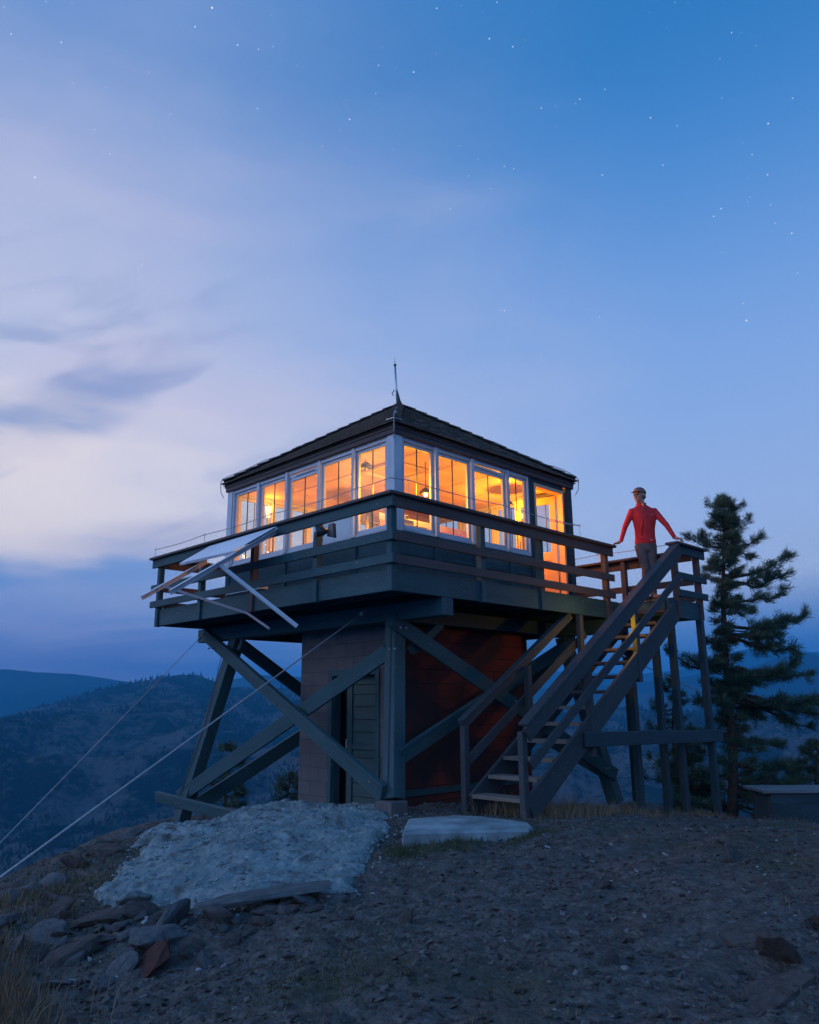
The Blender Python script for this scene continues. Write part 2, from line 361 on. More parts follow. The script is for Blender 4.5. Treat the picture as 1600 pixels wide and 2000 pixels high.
def tag(o, label=None, cat=None, group=None, kind=None):
    if label: o['label'] = label
    if cat: o['category'] = cat
    if group: o['group'] = group
    if kind: o['kind'] = kind
    return o
def thing(name, label, cat, loc=(0, 0, 0), group=None):
    o = bpy.data.objects.new(name, None); COL.objects.link(o); o.location = loc; o.empty_display_size = .2
    return tag(o, label, cat, group)

# ------------------------------------------------------------------ value noise
def vnoise(x, y, seed=0):
    xi = np.floor(x).astype(np.int64); yi = np.floor(y).astype(np.int64); xf = x-xi; yf = y-yi
    def h(a, b):
        n = (a*374761393+b*668265263+seed*982451653) & 0xffffffff
        n = ((n ^ (n >> 13))*1274126177) & 0xffffffff
        n = n ^ (n >> 16); return (n & 0xffffff)/float(0xffffff)
    u = xf*xf*xf*(xf*(xf*6-15)+10); v = yf*yf*yf*(yf*(yf*6-15)+10)
    a = h(xi, yi); b = h(xi+1, yi); c = h(xi, yi+1); d = h(xi+1, yi+1)
    return (a*(1-u)+b*u)*(1-v)+(c*(1-u)+d*u)*v-.5
def fbm(x, y, oct=4, seed=0, gain=.5):
    s = 0; a = 1; f = 1
    for i in range(oct):
        s = s+a*vnoise(x*f+i*17.3, y*f-i*9.1, seed+i); a *= gain; f *= 2.03
    return s

# ------------------------------------------------------------------ ground
EDGE = [(-9.6, -7.6), (-7.2, -3.6), (-5.1, .4), (-3.3, 1.8), (-1.6, 3.3), (-.8, 5.0), (1.3, 5.6), (3.8, 4.8), (4.9, 2.0), (5.15, -.6), (5.0, -2.4), (5.1, -4.4), (5.2, -6.5), (3.5, -11), (-3, -14), (-9, -13)]
CTRL = [(-.33, -.33, .64), (.42, -1.8, .66), (.4, -.85, .655), (.5, 2.7, .40), (-.45, 4.7, .02), (-1.1, 3.6, .02), (-4.2, 1.06, .10), (-5.4, -2.4, .12), (-3.68, -.17, .30), (-2.6, -1.9, .42),
        (-1.1, -1.3, .585), (-4, -4.4, .46), (-7, -7.5, .48), (-2.6, -5.8, .52), (.5, -5, .60), (4.9, -3.3, .30), (4.3, -2.05, .33), (5.1, -1.75, .17), (3, -3.5, .50), (2.5, -.5, .50), (4.5, .5, .12), (4.4, 4.4, -.05), (2, 5, 0),
        (-.6, -1.7, .56), (-.1, -1.6, .59), (-1.9, 1.2, .42), (-.5, 1.2, .52), (1.5, -1.9, .62), (-6.2, -4, .2), (-.2, -2.6, .62), (2, -7, .5)]
CT = np.array(CTRL)
def seg_dist(px, py, poly):
    best = np.full(px.shape, 1e9); inside = np.zeros(px.shape, bool); n = len(poly)
    for i in range(n):
        ax, ay = poly[i]; bx, by = poly[(i+1) % n]; dx, dy = bx-ax, by-ay
        t = np.clip(((px-ax)*dx+(py-ay)*dy)/(dx*dx+dy*dy), 0, 1)
        best = np.minimum(best, np.hypot(px-ax-t*dx, py-ay-t*dy))
        cond = ((ay > py) != (by > py)); xx = (bx-ax)*(py-ay)/((by-ay) if by != ay else 1e-9)+ax
        inside ^= cond & (px < xx)
    return np.where(inside, -best, best)
def ground_h(x, y, micro=True):
    x = np.asarray(x, float); y = np.asarray(y, float)
    w = 0; s = 0
    for cx, cy, cz in CTRL:
        d2 = (x-cx)**2+(y-cy)**2+.35; k = 1/d2**1.6; w = w+k; s = s+k*cz
    h = s/w
    sd_ = seg_dist(x, y, EDGE)+.35*fbm(x*.9, y*.9, 2, 5)
    out = np.maximum(sd_, 0)
    h = h-np.where(out < 1.5, .32*out**1.5, .588+.56*(out-1.5))
    r = np.hypot(x, y); fade = np.clip(1-(r-14)/30, 0.15, 1)
    if micro:
        h = h+(.10*fbm(x*.8, y*.8, 3, 1)+.045*fbm(x*3.1, y*3.1, 3, 2)+.022*fbm(x*11, y*11, 2, 3))*fade+np.clip(out, 0, 40)*.10*fbm(x*.12, y*.12, 4, 9)
    return h
def gh(x, y): return float(ground_h(np.array([x]), np.array([y]))[0])
def axis(a, b, st, far):
    m = list(np.arange(a, b, st)); s = st; lo = []; hi = []; p = a; q_ = m[-1]
    while p > -far: s *= 1.17; p -= s; lo.append(p)
    s = st
    while q_ < far: s *= 1.17; q_ += s; hi.append(q_)
    return np.array(lo[::-1]+m+hi)
def grid_mesh(name, xs, ys, hf, mat, **kw):
    X, Y = np.meshgrid(xs, ys); Z = hf(X, Y); nx, ny = len(xs), len(ys)
    v = np.stack([X.ravel(), Y.ravel(), Z.ravel()], 1)
    i = np.arange(nx-1)[None]+np.arange(ny-1)[:, None]*nx
    f = np.stack([i, i+1, i+1+nx, i+nx], -1).reshape(-1, 4)
    return np_mesh(name, v, f, mat, **kw)
def np_mesh(name, v, f, mat, smooth=True, parent=None):
    me = bpy.data.meshes.new(name); me.vertices.add(len(v)); me.vertices.foreach_set('co', np.asarray(v, np.float32).ravel())
    k = f.shape[1]; me.loops.add(len(f)*k); me.loops.foreach_set('vertex_index', f.ravel().astype(np.int32))
    me.polygons.add(len(f)); me.polygons.foreach_set('loop_start', np.arange(0, len(f)*k, k, dtype=np.int32)); me.polygons.foreach_set('loop_total', np.full(len(f), k, np.int32))
    me.polygons.foreach_set('use_smooth', np.full(len(f), smooth)); me.update(calc_edges=True); me.materials.append(mat)
    o = bpy.data.objects.new(name, me); COL.objects.link(o)
    if parent is not None: o.parent = parent; o.matrix_parent_inverse = Matrix.Translation(-parent.location)
    return o
def soilmat():
    m, t, p, o = newmat('gravelly_soil'); ob = coords(t)
    a = tnoise(t, ob, .7, 6, .6); b = tnoise(t, ob, 9, 8, .65); c = tnoise(t, ob, 45, 5, .6)
    vo = t.nodes.new('ShaderNodeTexVoronoi'); t.links.new(ob, vo.inputs['Vector']); vo.inputs['Scale'].default_value = 26
    col = tmix(t, tramp(t, b, [(.35, (0, 0, 0)), (.65, (1, 1, 1))]), (.050, .048, .046), (.118, .112, .108))
    sc = t.nodes.new('ShaderNodeSeparateColor'); t.links.new(vo.outputs['Color'], sc.inputs[0])
    col = tmix(t, tramp(t, sc.outputs[0], [(.88, (0, 0, 0)), (.98, (.5, .5, .5))]), col, (.17, .165, .165))
    col = tmix(t, tramp(t, a, [(.5, (0, 0, 0)), (.68, (.6, .6, .6))]), col, (.050, .056, .030))
    t.links.new(col, p.inputs['Base Color']); setin(p, Roughness=.95, Specular_IOR_Level=.15)
    ad = t.nodes.new('ShaderNodeMath'); ad.operation = 'MULTIPLY_ADD'; t.links.new(vo.outputs['Distance'], ad.inputs[0]); ad.inputs[1].default_value = -.8; t.links.new(c, ad.inputs[2])
    tbump(t, p, ad.outputs[0], .9, .03); return m
SOIL = soilmat()
g = grid_mesh('ground', axis(-9.2, 6.6, .036, 420), axis(-9.2, 6.6, .036, 420), ground_h, SOIL); tag(g, kind='structure')

# pale outcrop lying over the slope
OUT = [(-.72, -.78), (-.95, -1.02), (-1.35, -1.25), (-1.6, -1.6), (-2.05, -1.72), (-2.45, -1.98), (-2.9, -1.85), (-3.35, -1.95), (-3.45, -1.5), (-3.75, -1.25), (-3.85, -.8), (-3.7, -.2), (-3.4, .35), (-3.0, .9),
       (-2.5, 1.6), (-2.0, 2.3), (-1.45, 2.9), (-.95, 3.15), (-.2, 3.0), (.35, 2.3), (.38, .9), (.3, .3)]
def rockmat(name, c1, c2, c3, sc=1.):
    m, t, p, o = newmat(name); ob = coords(t)
    a = tnoise(t, ob, 2.2*sc, 8, .65, .6); b = tnoise(t, ob, 14*sc, 8, .7, .3); 
    vo = t.nodes.new('ShaderNodeTexVoronoi'); t.links.new(ob, vo.inputs['Vector']); vo.inputs['Scale'].default_value = 20*sc
    col = tmix(t, tramp(t, a, [(.35, (0, 0, 0)), (.62, (1, 1, 1))]), c1, c2)
    col = tmix(t, tramp(t, b, [(.58, (0, 0, 0)), (.72, (.8, .8, .8))]), col, c3)
    t.links.new(col, p.inputs['Base Color']); setin(p, Roughness=.9, Specular_IOR_Level=.2)
    ad = t.nodes.new('ShaderNodeMath'); ad.operation = 'MULTIPLY_ADD'; t.links.new(vo.outputs['Distance'], ad.inputs[0]); ad.inputs[1].default_value = .5; t.links.new(b, ad.inputs[2])
    tbump(t, p, ad.outputs[0], .8, .025); return m
PALER = rockmat('pale_outcrop_rock', (.100, .132, .138), (.20, .25, .262), (.055, .07, .072))
def outcropmat():
    m, t, p, o = newmat('weathered_outcrop'); ob = coords(t)
    a = tnoise(t, tmap(t, ob, (1, 1, 3), (0, 0, .5)), 1.5, 9, .68, 1.2); b = tnoise(t, ob, 22, 8, .75); d = tnoise(t, ob, 3.1, 7, .6, .5)
    vo = t.nodes.new('ShaderNodeTexVoronoi'); vo.feature = 'DISTANCE_TO_EDGE'; t.links.new(tmap(t, ob, (1, 2.1, 1), (0, 0, .7)), vo.inputs['Vector']); vo.inputs['Scale'].default_value = 2.6
    col = tmix(t, tramp(t, a, [(.30, (0, 0, 0)), (.70, (1, 1, 1))]), (.110, .155, .165), (.28, .36, .37))
    col = tmix(t, tramp(t, b, [(.50, (0, 0, 0)), (.70, (.75, .75, .75))]), col, (.34, .39, .40))
    col = tmix(t, tramp(t, b, [(.30, (.8, .8, .8)), (.42, (0, 0, 0))]), col, (.06, .07, .072))
    col = tmix(t, tramp(t, d, [(.56, (0, 0, 0)), (.66, (.85, .85, .85))]), col, (.075, .068, .062))
    col = tmix(t, tramp(t, vo.outputs[0], [(.0, (.35, .35, .35)), (.02, (0, 0, 0))]), col, (.05, .05, .052))
    t.links.new(col, p.inputs['Base Color']); setin(p, Roughness=.92, Specular_IOR_Level=.15)
    ad = t.nodes.new('ShaderNodeMath'); ad.operation = 'MULTIPLY_ADD'; t.links.new(b, ad.inputs[0]); ad.inputs[1].default_value = 1.; t.links.new(tramp(t, vo.outputs[0], [(0, (0, 0, 0)), (.03, (.18, .18, .18))]), ad.inputs[2])
    tbump(t, p, ad.outputs[0], 1., .035); return m
OUTM = outcropmat()
DARKR = rockmat('grey_brown_rock', (.055, .050, .048), (.11, .10, .095), (.035, .032, .03), 1.6)
GREYR = rockmat('blue_grey_rock', (.075, .088, .095), (.14, .155, .165), (.045, .05, .055), 1.6)
REDR = rockmat('rusty_rock', (.065, .030, .027), (.10, .045, .038), (.06, .03, .028), 1.6)
base_h = ground_h
def out_h(x, y, micro=True):
    sd_ = -seg_dist(x, y, OUT)+.34*fbm(x*1.9, y*1.9, 4, 31)+.14*fbm(x*8, y*8, 3, 33)
    t = np.clip(sd_/.16, 0, 1); up = t*.055+np.clip(sd_, 0, 1.2)*.085
    rid = np.clip(sd_/.3, .35, 1)*(.10*np.abs(fbm(x*1.3+y*.9, y*1.9, 5, 35))+.045*fbm(x*6+y*3, y*8, 4, 36)+.028*np.abs(fbm(x*17, y*17, 3, 37))-.02)
    return base_h(x, y, False)+.10*fbm(x*.8, y*.8, 3, 1)+np.where(sd_ > 0, up+rid, -.12)
rk = grid_mesh('rock_outcrop', np.arange(-4.3, .7, .019), np.arange(-2.3, 3.5, .019), out_h, OUTM)
tag(rk, 'broad pale blue-grey rock shelf sloping down left in front of the block building', 'rock')

# ------------------------------------------------------------------ hills
def hillmat(name, forest, grass, scale, thr=.5):
    m, t, p, o = newmat(name); ob = coords(t)
    a = tnoise(t, ob, scale, 9, .62, .5); b = tnoise(t, ob, scale*9, 6, .7)
    ad = t.nodes.new('ShaderNodeMath'); ad.operation = 'MULTIPLY_ADD'; t.links.new(b, ad.inputs[0]); ad.inputs[1].default_value = .55; t.links.new(a, ad.inputs[2])
    col = tmix(t, tramp(t, ad.outputs[0], [(thr+.22, (0, 0, 0)), (thr+.36, (1, 1, 1))]), forest, grass)
    t.links.new(col, p.inputs['Base Color']); setin(p, Roughness=1, Specular_IOR_Level=0.); tbump(t, p, b, 1., 6); return m
def px_az(x): return math.atan((x-800)/1565)
def px_tan(x, y): return (1376-(x-800)*-.0065-y)/1565*math.cos(px_az(x))
def ridge(name, crest, prof, nd_, amp, fscale, seed, mat, azr=(-75, 75), naz=500, back=.35):
    """crest: [(x, y)] seen skyline in photo pixels -> true height at each azimuth; prof: [(distance, fraction of crest height or absolute z)]"""
    az_ = np.radians(np.linspace(azr[0], azr[1], naz)); cx = np.array([px_az(c[0]) for c in crest]); ct = np.array([px_tan(*c) for c in crest])
    dc = prof[-1][0]; zc = np.interp(az_, cx, ct)*dc+1.9
    ds = [p[0] for p in prof]; zs = [p[1] for p in prof[:-1]]
    Dn = np.concatenate([np.geomspace(ds[0], dc, nd_), dc*(1+back*np.linspace(.02, 1, 14))])
    A, DD = np.meshgrid(az_, Dn)
    X = CAM.x+DD*(np.cos(A)*FW.x+np.sin(A)*RG.x); Y = CAM.y+DD*(np.cos(A)*FW.y+np.sin(A)*RG.y)
    Z = np.zeros_like(X)
    for j in range(len(az_)):
        Z[:, j] = np.where(Dn <= dc, np.interp(Dn, ds, zs+[zc[j]]), zc[j]-(Dn-dc)*.28)
    p = np.clip((DD-ds[0])/(dc-ds[0]), 0, 1); w = np.where(DD <= dc, np.sin(np.pi*np.clip(p, 0, 1))**.7, .4)
    rd = 1-2*np.abs(fbm(X/fscale, Y/fscale, 5, seed))*1.6
    Z = Z+amp*w*(rd-.75)+amp*.06*fbm(X/fscale*6, Y/fscale*6, 3, seed+3)
    nx, ny = len(az_), len(Dn); i = np.arange(nx-1)[None]+np.arange(ny-1)[:, None]*nx
    o = np_mesh(name, np.stack([X.ravel(), Y.ravel(), Z.ravel()], 1), np.stack([i, i+nx, i+1+nx, i+1], -1).reshape(-1, 4), mat)
    return tag(o, kind='structure'), X, Y, Z, DD
HM1 = hillmat('forest_and_dry_grass_slope', (.014, .028, .026), (.105, .098, .094), .016, .50)
HM2 = hillmat('far_forest_slope', (.02, .035, .04), (.05, .055, .06), .0012, .5)
crestA = [(-900, 1420), (0, 1392), (62, 1375), (219, 1335), (266, 1328), (344, 1315), (384, 1317), (412, 1329), (444, 1341), (500, 1341), (580, 1346), (800, 1380), (1060, 1400), (1230, 1392), (1350, 1402), (1450, 1388), (1600, 1372), (2400, 1380)]
hA, XA, YA, ZA, DA = ridge('hills', crestA, [(190, -100), (330, -82), (600, -62), (950, -20), (1500, None)], 150, 34, 260, 41, HM1, naz=620)
crestB = [(-900, 1290), (0, 1299), (60, 1308), (130, 1311), (200, 1321), (235, 1327), (300, 1334), (430, 1330), (500, 1318), (580, 1322), (700, 1335), (1050, 1350), (1200, 1345), (1330, 1335), (1400, 1322), (1480, 1312), (1530, 1296), (1580, 1288), (1640, 1300), (2400, 1320)]
ridge('distant_hills', crestB, [(1700, -90), (2100, -60), (2800, None)], 60, 70, 700, 51, HM2, naz=420)
crestC = [(-900, 1330), (100, 1330), (500, 1332), (900, 1310), (1100, 1318), (1250, 1326), (1330, 1318), (1420, 1290), (1470, 1278), (1560, 1284), (1700, 1292), (2400, 1310)]
ridge('farthest_hills', crestC, [(3200, -150), (3600, 0), (4300, None)], 30, 90, 1200, 61, HM2, naz=320)

# far-off woods on the near slopes: one mass
def woods():
    V = []; F = []; n = 0; ny, nx = XA.shape; cnt = 0
    tries = 160000; ri = rng.integers(20, 151, tries); ci = rng.integers(60, nx-60, tries)
    mask = fbm(XA/90, YA/90, 4, 77)
    keep = (mask[ri, ci]+rng.random(tries)*.22 > .16)
    ri, ci = ri[keep][:42000], ci[keep][:42000]
    m = len(ri); s = rng.uniform(3., 7.5, m)*np.clip(DA[ri, ci]/900, .65, 1.15); wd = s*rng.uniform(.17, .27, m)
    jx = rng.normal(0, 4, m); jy = rng.normal(0, 4, m)
    P = np.stack([XA[ri, ci]+jx, YA[ri, ci]+jy, ZA[ri, ci]-.6], 1)
    seg = 5; ang = np.arange(seg)*2*np.pi/seg
    ring = np.stack([np.cos(ang), np.sin(ang)], 1)
    v = np.zeros((m, seg*2+1, 3)); v[:, :seg, :2] = P[:, None, :2]+ring*wd[:, None, None]*.75; v[:, :seg, 2] = P[:, None, 2]
    v[:, seg:2*seg, :2] = P[:, None, :2]+ring*wd[:, None, None]*(.8+.5*rng.random((m, seg, 1))); v[:, seg:2*seg, 2] = P[:, None, 2]+s[:, None]*(.25+.2*rng.random((m, seg)))
    v[:, 2*seg] = P; v[:, 2*seg, 2] += s
    fs = []
    for k in range(seg):
        k2 = (k+1) % seg
        fs += [(k, k2, seg+k2), (k, seg+k2, seg+k), (seg+k, seg+k2, 2*seg)]
    f = (np.array(fs)[None]+np.arange(m)[:, None, None]*(2*seg+1)).reshape(-1, 3)
    o = np_mesh('far_woods', v.reshape(-1, 3), f, plain('far_conifer', (.022, .032, .028), 1, .3, .05, 0, spec=0), smooth=False)
    tag(o, 'conifer woods scattered over the valley slopes and hill crest', 'woods', kind='stuff')
woods()

# ================================================================== THE LOOKOUT
S = 4.27; ZD = 3.51; ZS = 4.23; ZT = 5.58; ZE = 5.72; X2 = 5.42; YL = -1.70; Y2 = 5.10; C = .83
# ---- cabin
cab = thing('lookout_cabin', 'square glazed lookout cabin with shingled hip roof and glowing windows on top of the tower', 'cabin', (S/2, S/2, ZD))
b = MB()
b.wall(0.03, .10, .03, S-.03, ZD, ZS-.04); b.wall(S-.10, S-.03, .03, S-.03, ZD, ZS-.04); b.wall(.10, S-.10, S-.10, S-.03, ZD, ZS-.04); b.wall(.10, 3.20, .03, .10, ZD, ZS-.04); b.wall(4.04, S-.10, .03, .10, ZD, ZS-.04)
b.build('lower_wall', G1, cab)
b = MB()      # boards and battens nailed on the lower wall
for z0, z1, t in ((ZS-.07, ZS-.005, .035), (3.90, 3.95, .012), (ZD, ZD+.09, .018)):
    b.box(.03-t, .03, -.0, S, z0, z1, 'y'); b.box(.03, 3.10, .03-t, .03, z0+.001, z1, 'x'); b.box(S-.03, S-.03+t, 0, S, z0, z1, 'y'); b.box(0, S, S-.03, S-.03+t, z0, z1, 'x')
for k in range(6):
    y = min(max(k*.854, .06), S-.06); b.box(.004, .0285, y-.055, y+.055, ZD+.095, ZS-.075, 'z'); b.box(S-.0285, S-.004, y-.055, y+.055, ZD+.095, ZS-.075, 'z'); b.box(y-.055, y+.055, S-.0285, S-.004, ZD+.095, ZS-.075, 'z')
    if y < 3: b.box(y-.055, y+.055, .004, .0285, ZD+.095, ZS-.075, 'z')
b.build('wall_trim', G1, cab, bevel=.003)
# corner and mullion posts (white outside)
for x, y in ((.06, .06), (S-.06, .06), (.06, S-.06), (S-.06, S-.06)):
    b = MB(); dark = (x > 1 and y < 1)
    b.box(x-.075, x+.075, y-.075, y+.075, ZS-.02 if not dark else ZD, ZT, 'z'); b.build('corner_post', G2 if dark else WHT, cab, bevel=.004)
def window(side, a0, a1, vent=False, midrail=False):
    """side: X0/Y0/XS/YS ; a0..a1 opening between mullion centres"""
    def bx(m, a, b_, d0, d1, z0, z1):
        g = 'z' if (z1-z0) > (b_-a) else None
        if side == 'X0': m.box(d0, d1, a, b_, z0, z1, g or 'y')
        if side == 'XS': m.box(S-d1, S-d0, a, b_, z0, z1, g or 'y')
        if side == 'Y0': m.box(a, b_, d0, d1, z0, z1, g or 'x')
        if side == 'YS': m.box(a, b_, S-d1, S-d0, z0, z1, g or 'x')
    f = MB(); w = .045
    bx(f, a0, a0+.038, .0, .11, ZS, ZT-.002); bx(f, a1-.038, a1, .0, .11, ZS, ZT-.002)
    bx(f, a0+.04, a1-.04, .012, .10, ZS, ZS+.035); bx(f, a0+.04, a1-.04, .005, .10, ZT-.06, ZT-.002)
    fo = f.build('window', WHT, cab, bevel=.003)
    s = MB(); zt = ZT-.13 if vent else ZT-.062; zb_ = ZS+.037; i0, i1 = a0+.042, a1-.042
    bx(s, i0, i0+w, .03, .07, zb_, zt); bx(s, i1-w, i1, .03, .07, zb_, zt); bx(s, i0+w+.001, i1-w-.001, .031, .069, zb_, zb_+.055); bx(s, i0+w+.001, i1-w-.001, .031, .069, zt-.045, zt)
    if vent:
        bx(s, i0, i1, .025, .06, zt+.004, zt+.055); bx(s, i0+.12, i1-.18, .012, .024, zt+.014, zt+.038)
    if midrail: zm = 4.72; bx(s, i0+w+.001, i1-w-.001, .022, .068, zm-.03, zm+.03)
    s.build('sash', WHT, fo, bevel=.003)
    mc = (a0+a1)/2; mu = MB(); bx(mu, mc-.006, mc+.006, .047, .062, zb_+.056, zt-.046); mu.build('muntin', DMETAL, fo)
    g = MB(); bx(g, i0+w+.001, i1-w-.001, .050, .054, zb_+.056, zt-.046); g.build('pane', GLASS, fo)
wy = [.075, .872, 1.683, 2.53, 3.345, S-.075]
for k in range(5):
    window('X0', wy[k]+(.0 if k else .062), wy[k+1]-(.0 if k < 4 else .062), vent=(k == 2), midrail=(k == 3))
    window('XS', wy[k]+(.0 if k else .062), wy[k+1]-(.0 if k < 4 else .062)); window('YS', wy[k]+(.0 if k else .062), wy[k+1]-(.0 if k < 4 else .062))
wx = [.137, .845, 1.645, 2.50, 3.06]
for k in range(4): window('Y0', wx[k], wx[k+1], vent=(k == 2))
for k in range(1, 5):
    b = MB(); b.box(-.014, .0, wy[k]-.030, wy[k]+.030, ZS, ZT-.004, 'z'); b.build('mullion_cover', WHT, cab, bevel=.003)
    if k < 4: b = MB(); b.box(wx[k]-.034, wx[k]+.034, -.014, .0, ZS, ZT-.004, 'z'); b.build('mullion_cover', WHT, cab, bevel=.003)
b = MB(); b.wall(3.062, 3.20, .0, .11, ZD, ZT); b.build('door_side_wall', G2, cab)
# door frame and open door leaf
fr = MB(); fr.box(3.202, 3.245, -.012, .12, ZD, 5.50, 'z'); fr.box(3.995, 4.04, -.012, .12, ZD, 5.50, 'z'); fr.box(3.246, 3.994, -.011, .119, 5.44, 5.50, 'x'); fr.box(3.246, 3.994, 0, .119, ZD, ZD+.03, 'x')
fo = fr.build('door_frame', DOORW, cab, bevel=.003)
b = MB(); b.wall(3.202, 4.04, .0, .11, 5.502, ZT); b.build('door_head', G2, fo)
dl = MB(); hinge = Vector((3.99, .13, 0)); ang = math.radians(108); dx = Vector((math.cos(ang), math.sin(ang), 0)); W_ = .74
def leaf(m, u0, u1, z0, z1, th=.04):
    m.beam(hinge+dx*u0+Vector((0, 0, (z0+z1)/2)), hinge+dx*u1+Vector((0, 0, (z0+z1)/2)), th, z1-z0)
leaf(dl, 0, .11, ZD+.02, 5.43); leaf(dl, W_-.11, W_, ZD+.02, 5.43); leaf(dl, .11, W_-.11, ZD+.02, ZD+.25); leaf(dl, .11, W_-.11, 5.30, 5.43); leaf(dl, .11, W_-.11, 4.30, 4.45); leaf(dl, .11, W_-.11, ZD+.25, 4.30, .02)
dfo = dl.build('door', DOORW, cab, bevel=.003)
g = MB(); leaf(g, .112, W_-.112, 4.452, 5.298, .006); g.build('pane', GLASS, dfo)
b = MB(); b.ball(hinge+dx*(W_-.05)+Vector((-.05, 0, 4.42)), .03); b.build('handle', DMETAL, dfo, smooth=True)
# frieze and eave boards
b = MB(); b.box(-.045, -.004, -.045, S+.045, ZT+.0, ZE-.03, 'y'); b.box(-.003, S+.003, -.045, -.004, ZT+.001, ZE-.03, 'x'); b.box(S+.004, S+.045, -.045, S+.045, ZT, ZE-.03, 'y'); b.box(-.003, S+.003, S+.004, S+.045, ZT+.001, ZE-.03, 'x')
b.box(-.060, -.046, -.060, S+.060, ZT+.07, ZE-.032, 'y'); b.box(-.045, S+.045, -.060, -.046, ZT+.071, ZE-.032, 'x')
b.build('frieze_board', BR, cab, bevel=.004)
b = MB(); b.wall(-.003, S+.003, -.003, S+.003, ZT+.002, ZT+.02); b.build('ceiling', CREAM, cab)
b = MB()
for k in range(1, 5): b.box(k*.854-.012, k*.854+.012, .11, S-.11, ZT-.008, ZT+.001, 'y')
for v in (.86, 1.61): b.box(.80, 1.64, v-.03, v+.03, ZT-.06, ZT-.019, 'x')
for v in (.83, 1.61): b.box(v-.03, v+.03, .89, 1.58, ZT-.061, ZT-.019, 'y')
b.build('ceiling_batten', CREAM, cab, bevel=.003)
b = MB(); b.wall(.10, S-.10, .10, S-.10, ZD-.02, ZD+.012); b.build('floor', FLOORW, cab)
b = MB()
for s0 in (.101, S-.113): b.wall(s0, s0+.012, .12, S-.12, ZD+.013, ZS-.045)
b.wall(.12, S-.12, S-.113, S-.101, ZD+.013, ZS-.045); b.wall(.12, 3.15, .101, .113, ZD+.013, ZS-.045)
b.build('inner_wall_boards', CREAM, cab)
# roof
APX = Vector((S/2, S/2, 7.19)); eo = .085
rf = MB(); rs = random.Random(3)
core = [(-eo, -eo), (S+eo, -eo), (S+eo, S+eo), (-eo, S+eo)]
bI = len(rf.v); rf.v += [(x, y, ZE-.03) for x, y in core]+[tuple(APX-Vector((0, 0, .04)))]
for f in ((3, 2, 1, 0), (0, 1, 4), (1, 2, 4), (2, 3, 4), (3, 0, 4)): rf.f.append(tuple(bI+i for i in f)); rf.u.append([(0, 0)]*len(f))
NC = 14
for sidei in range(4):
    A = Vector((*core[sidei], ZE)); B = Vector((*core[(sidei+1) % 4], ZE)); ed = (B-A).normalized(); Lw = (B-A).length
    mid = (A+B)/2; up = (APX-mid); sl = up.length; up.normalize(); nrm = ed.cross(up).normalized()
    if nrm.z < 0: nrm = -nrm
    for r in range(NC):
        s0 = sl*r/NC; s1 = sl*(r+1.35)/NC; half0 = (Lw/2)*(1-s0/sl); x = -half0-.015
        while x < half0:
            w = rs.uniform(.07, .17); x1 = min(x+w-.006, half0+.015); jb = rs.uniform(-.012, .012)-.02; th = rs.uniform(.016, .026)
            hb = half0+.02; ht = max((Lw/2)*(1-min(s1, sl)/sl), 0)+.02
            cl = lambda v, h: max(-h, min(h, v))
            p = [mid+ed*x+up*(s0+jb), mid+ed*x1+up*(s0+jb), mid+ed*cl(x1, ht)+up*min(s1, sl), mid+ed*cl(x, ht)+up*min(s1, sl)]
            lift = [nrm*.012, nrm*.012, nrm*-.012, nrm*-.012]
            ox, oy = rs.random()*9, rs.random()*9
            def uvf(pt, f, ox=ox, oy=oy): 
                d = pt-mid; return (ox+d.dot(ed), oy+d.dot(up))
            c8 = [p[i]+lift[i] for i in range(4)]+[p[i]+lift[i]+nrm*th for i in range(4)]
            rf.quadbox(c8, uvf); x += w
roof = rf.build('roof', SHG, cab)
b = MB()
for cx, cy in core:
    A = Vector((cx, cy, ZE+.02)); d = (APX-A); n_ = 15
    for i in range(n_):
        p0 = A+d*(i/n_)*.97; p1 = A+d*((i+1.25)/n_)*.97; lf = .045
        sdv = Vector((-d.y, d.x, 0)).normalized()
        for sg in (-1, 1): b.beam(p0+Vector((0, 0, lf+.012))+sdv*sg*.045, p1+Vector((0, 0, lf-.012))+sdv*sg*.045, .10, .014, (sdv*sg*.42+Vector((0, 0, 1))))
b.build('hip_cap', SHG, roof)
b = MB(); b.beam((-.105, -.10, ZE+.045), (.03, -.11, ZE+.045), .03, .008); b.beam((-.10, -.105, ZE+.045), (-.11, .03, ZE+.045), .03, .008); b.build('corner_flashing', METAL, roof)
b = MB()
for cx, cy in core:
    A = Vector((cx, cy, ZE+.09)); P = [A+(APX-A)*(i/24)+Vector((random.uniform(-.02, .02), random.uniform(-.02, .02), .025+.010*math.sin(i*1.3)+random.uniform(-.006, .006))) for i in range(25)]
    s1 = 1 if cx > 1 else -1; s2 = 1 if cy > 1 else -1
    P = [Vector((cx-s1*.02, cy-s2*.02, ZT-.1)), Vector((cx+s1*.02, cy+s2*.02, ZT+.0)), Vector((cx+s1*.03, cy+s2*.03, ZE+.03))]+P
    b.tube(P, .0075, 5)
b.build('lightning_wire', CABLE, roof)
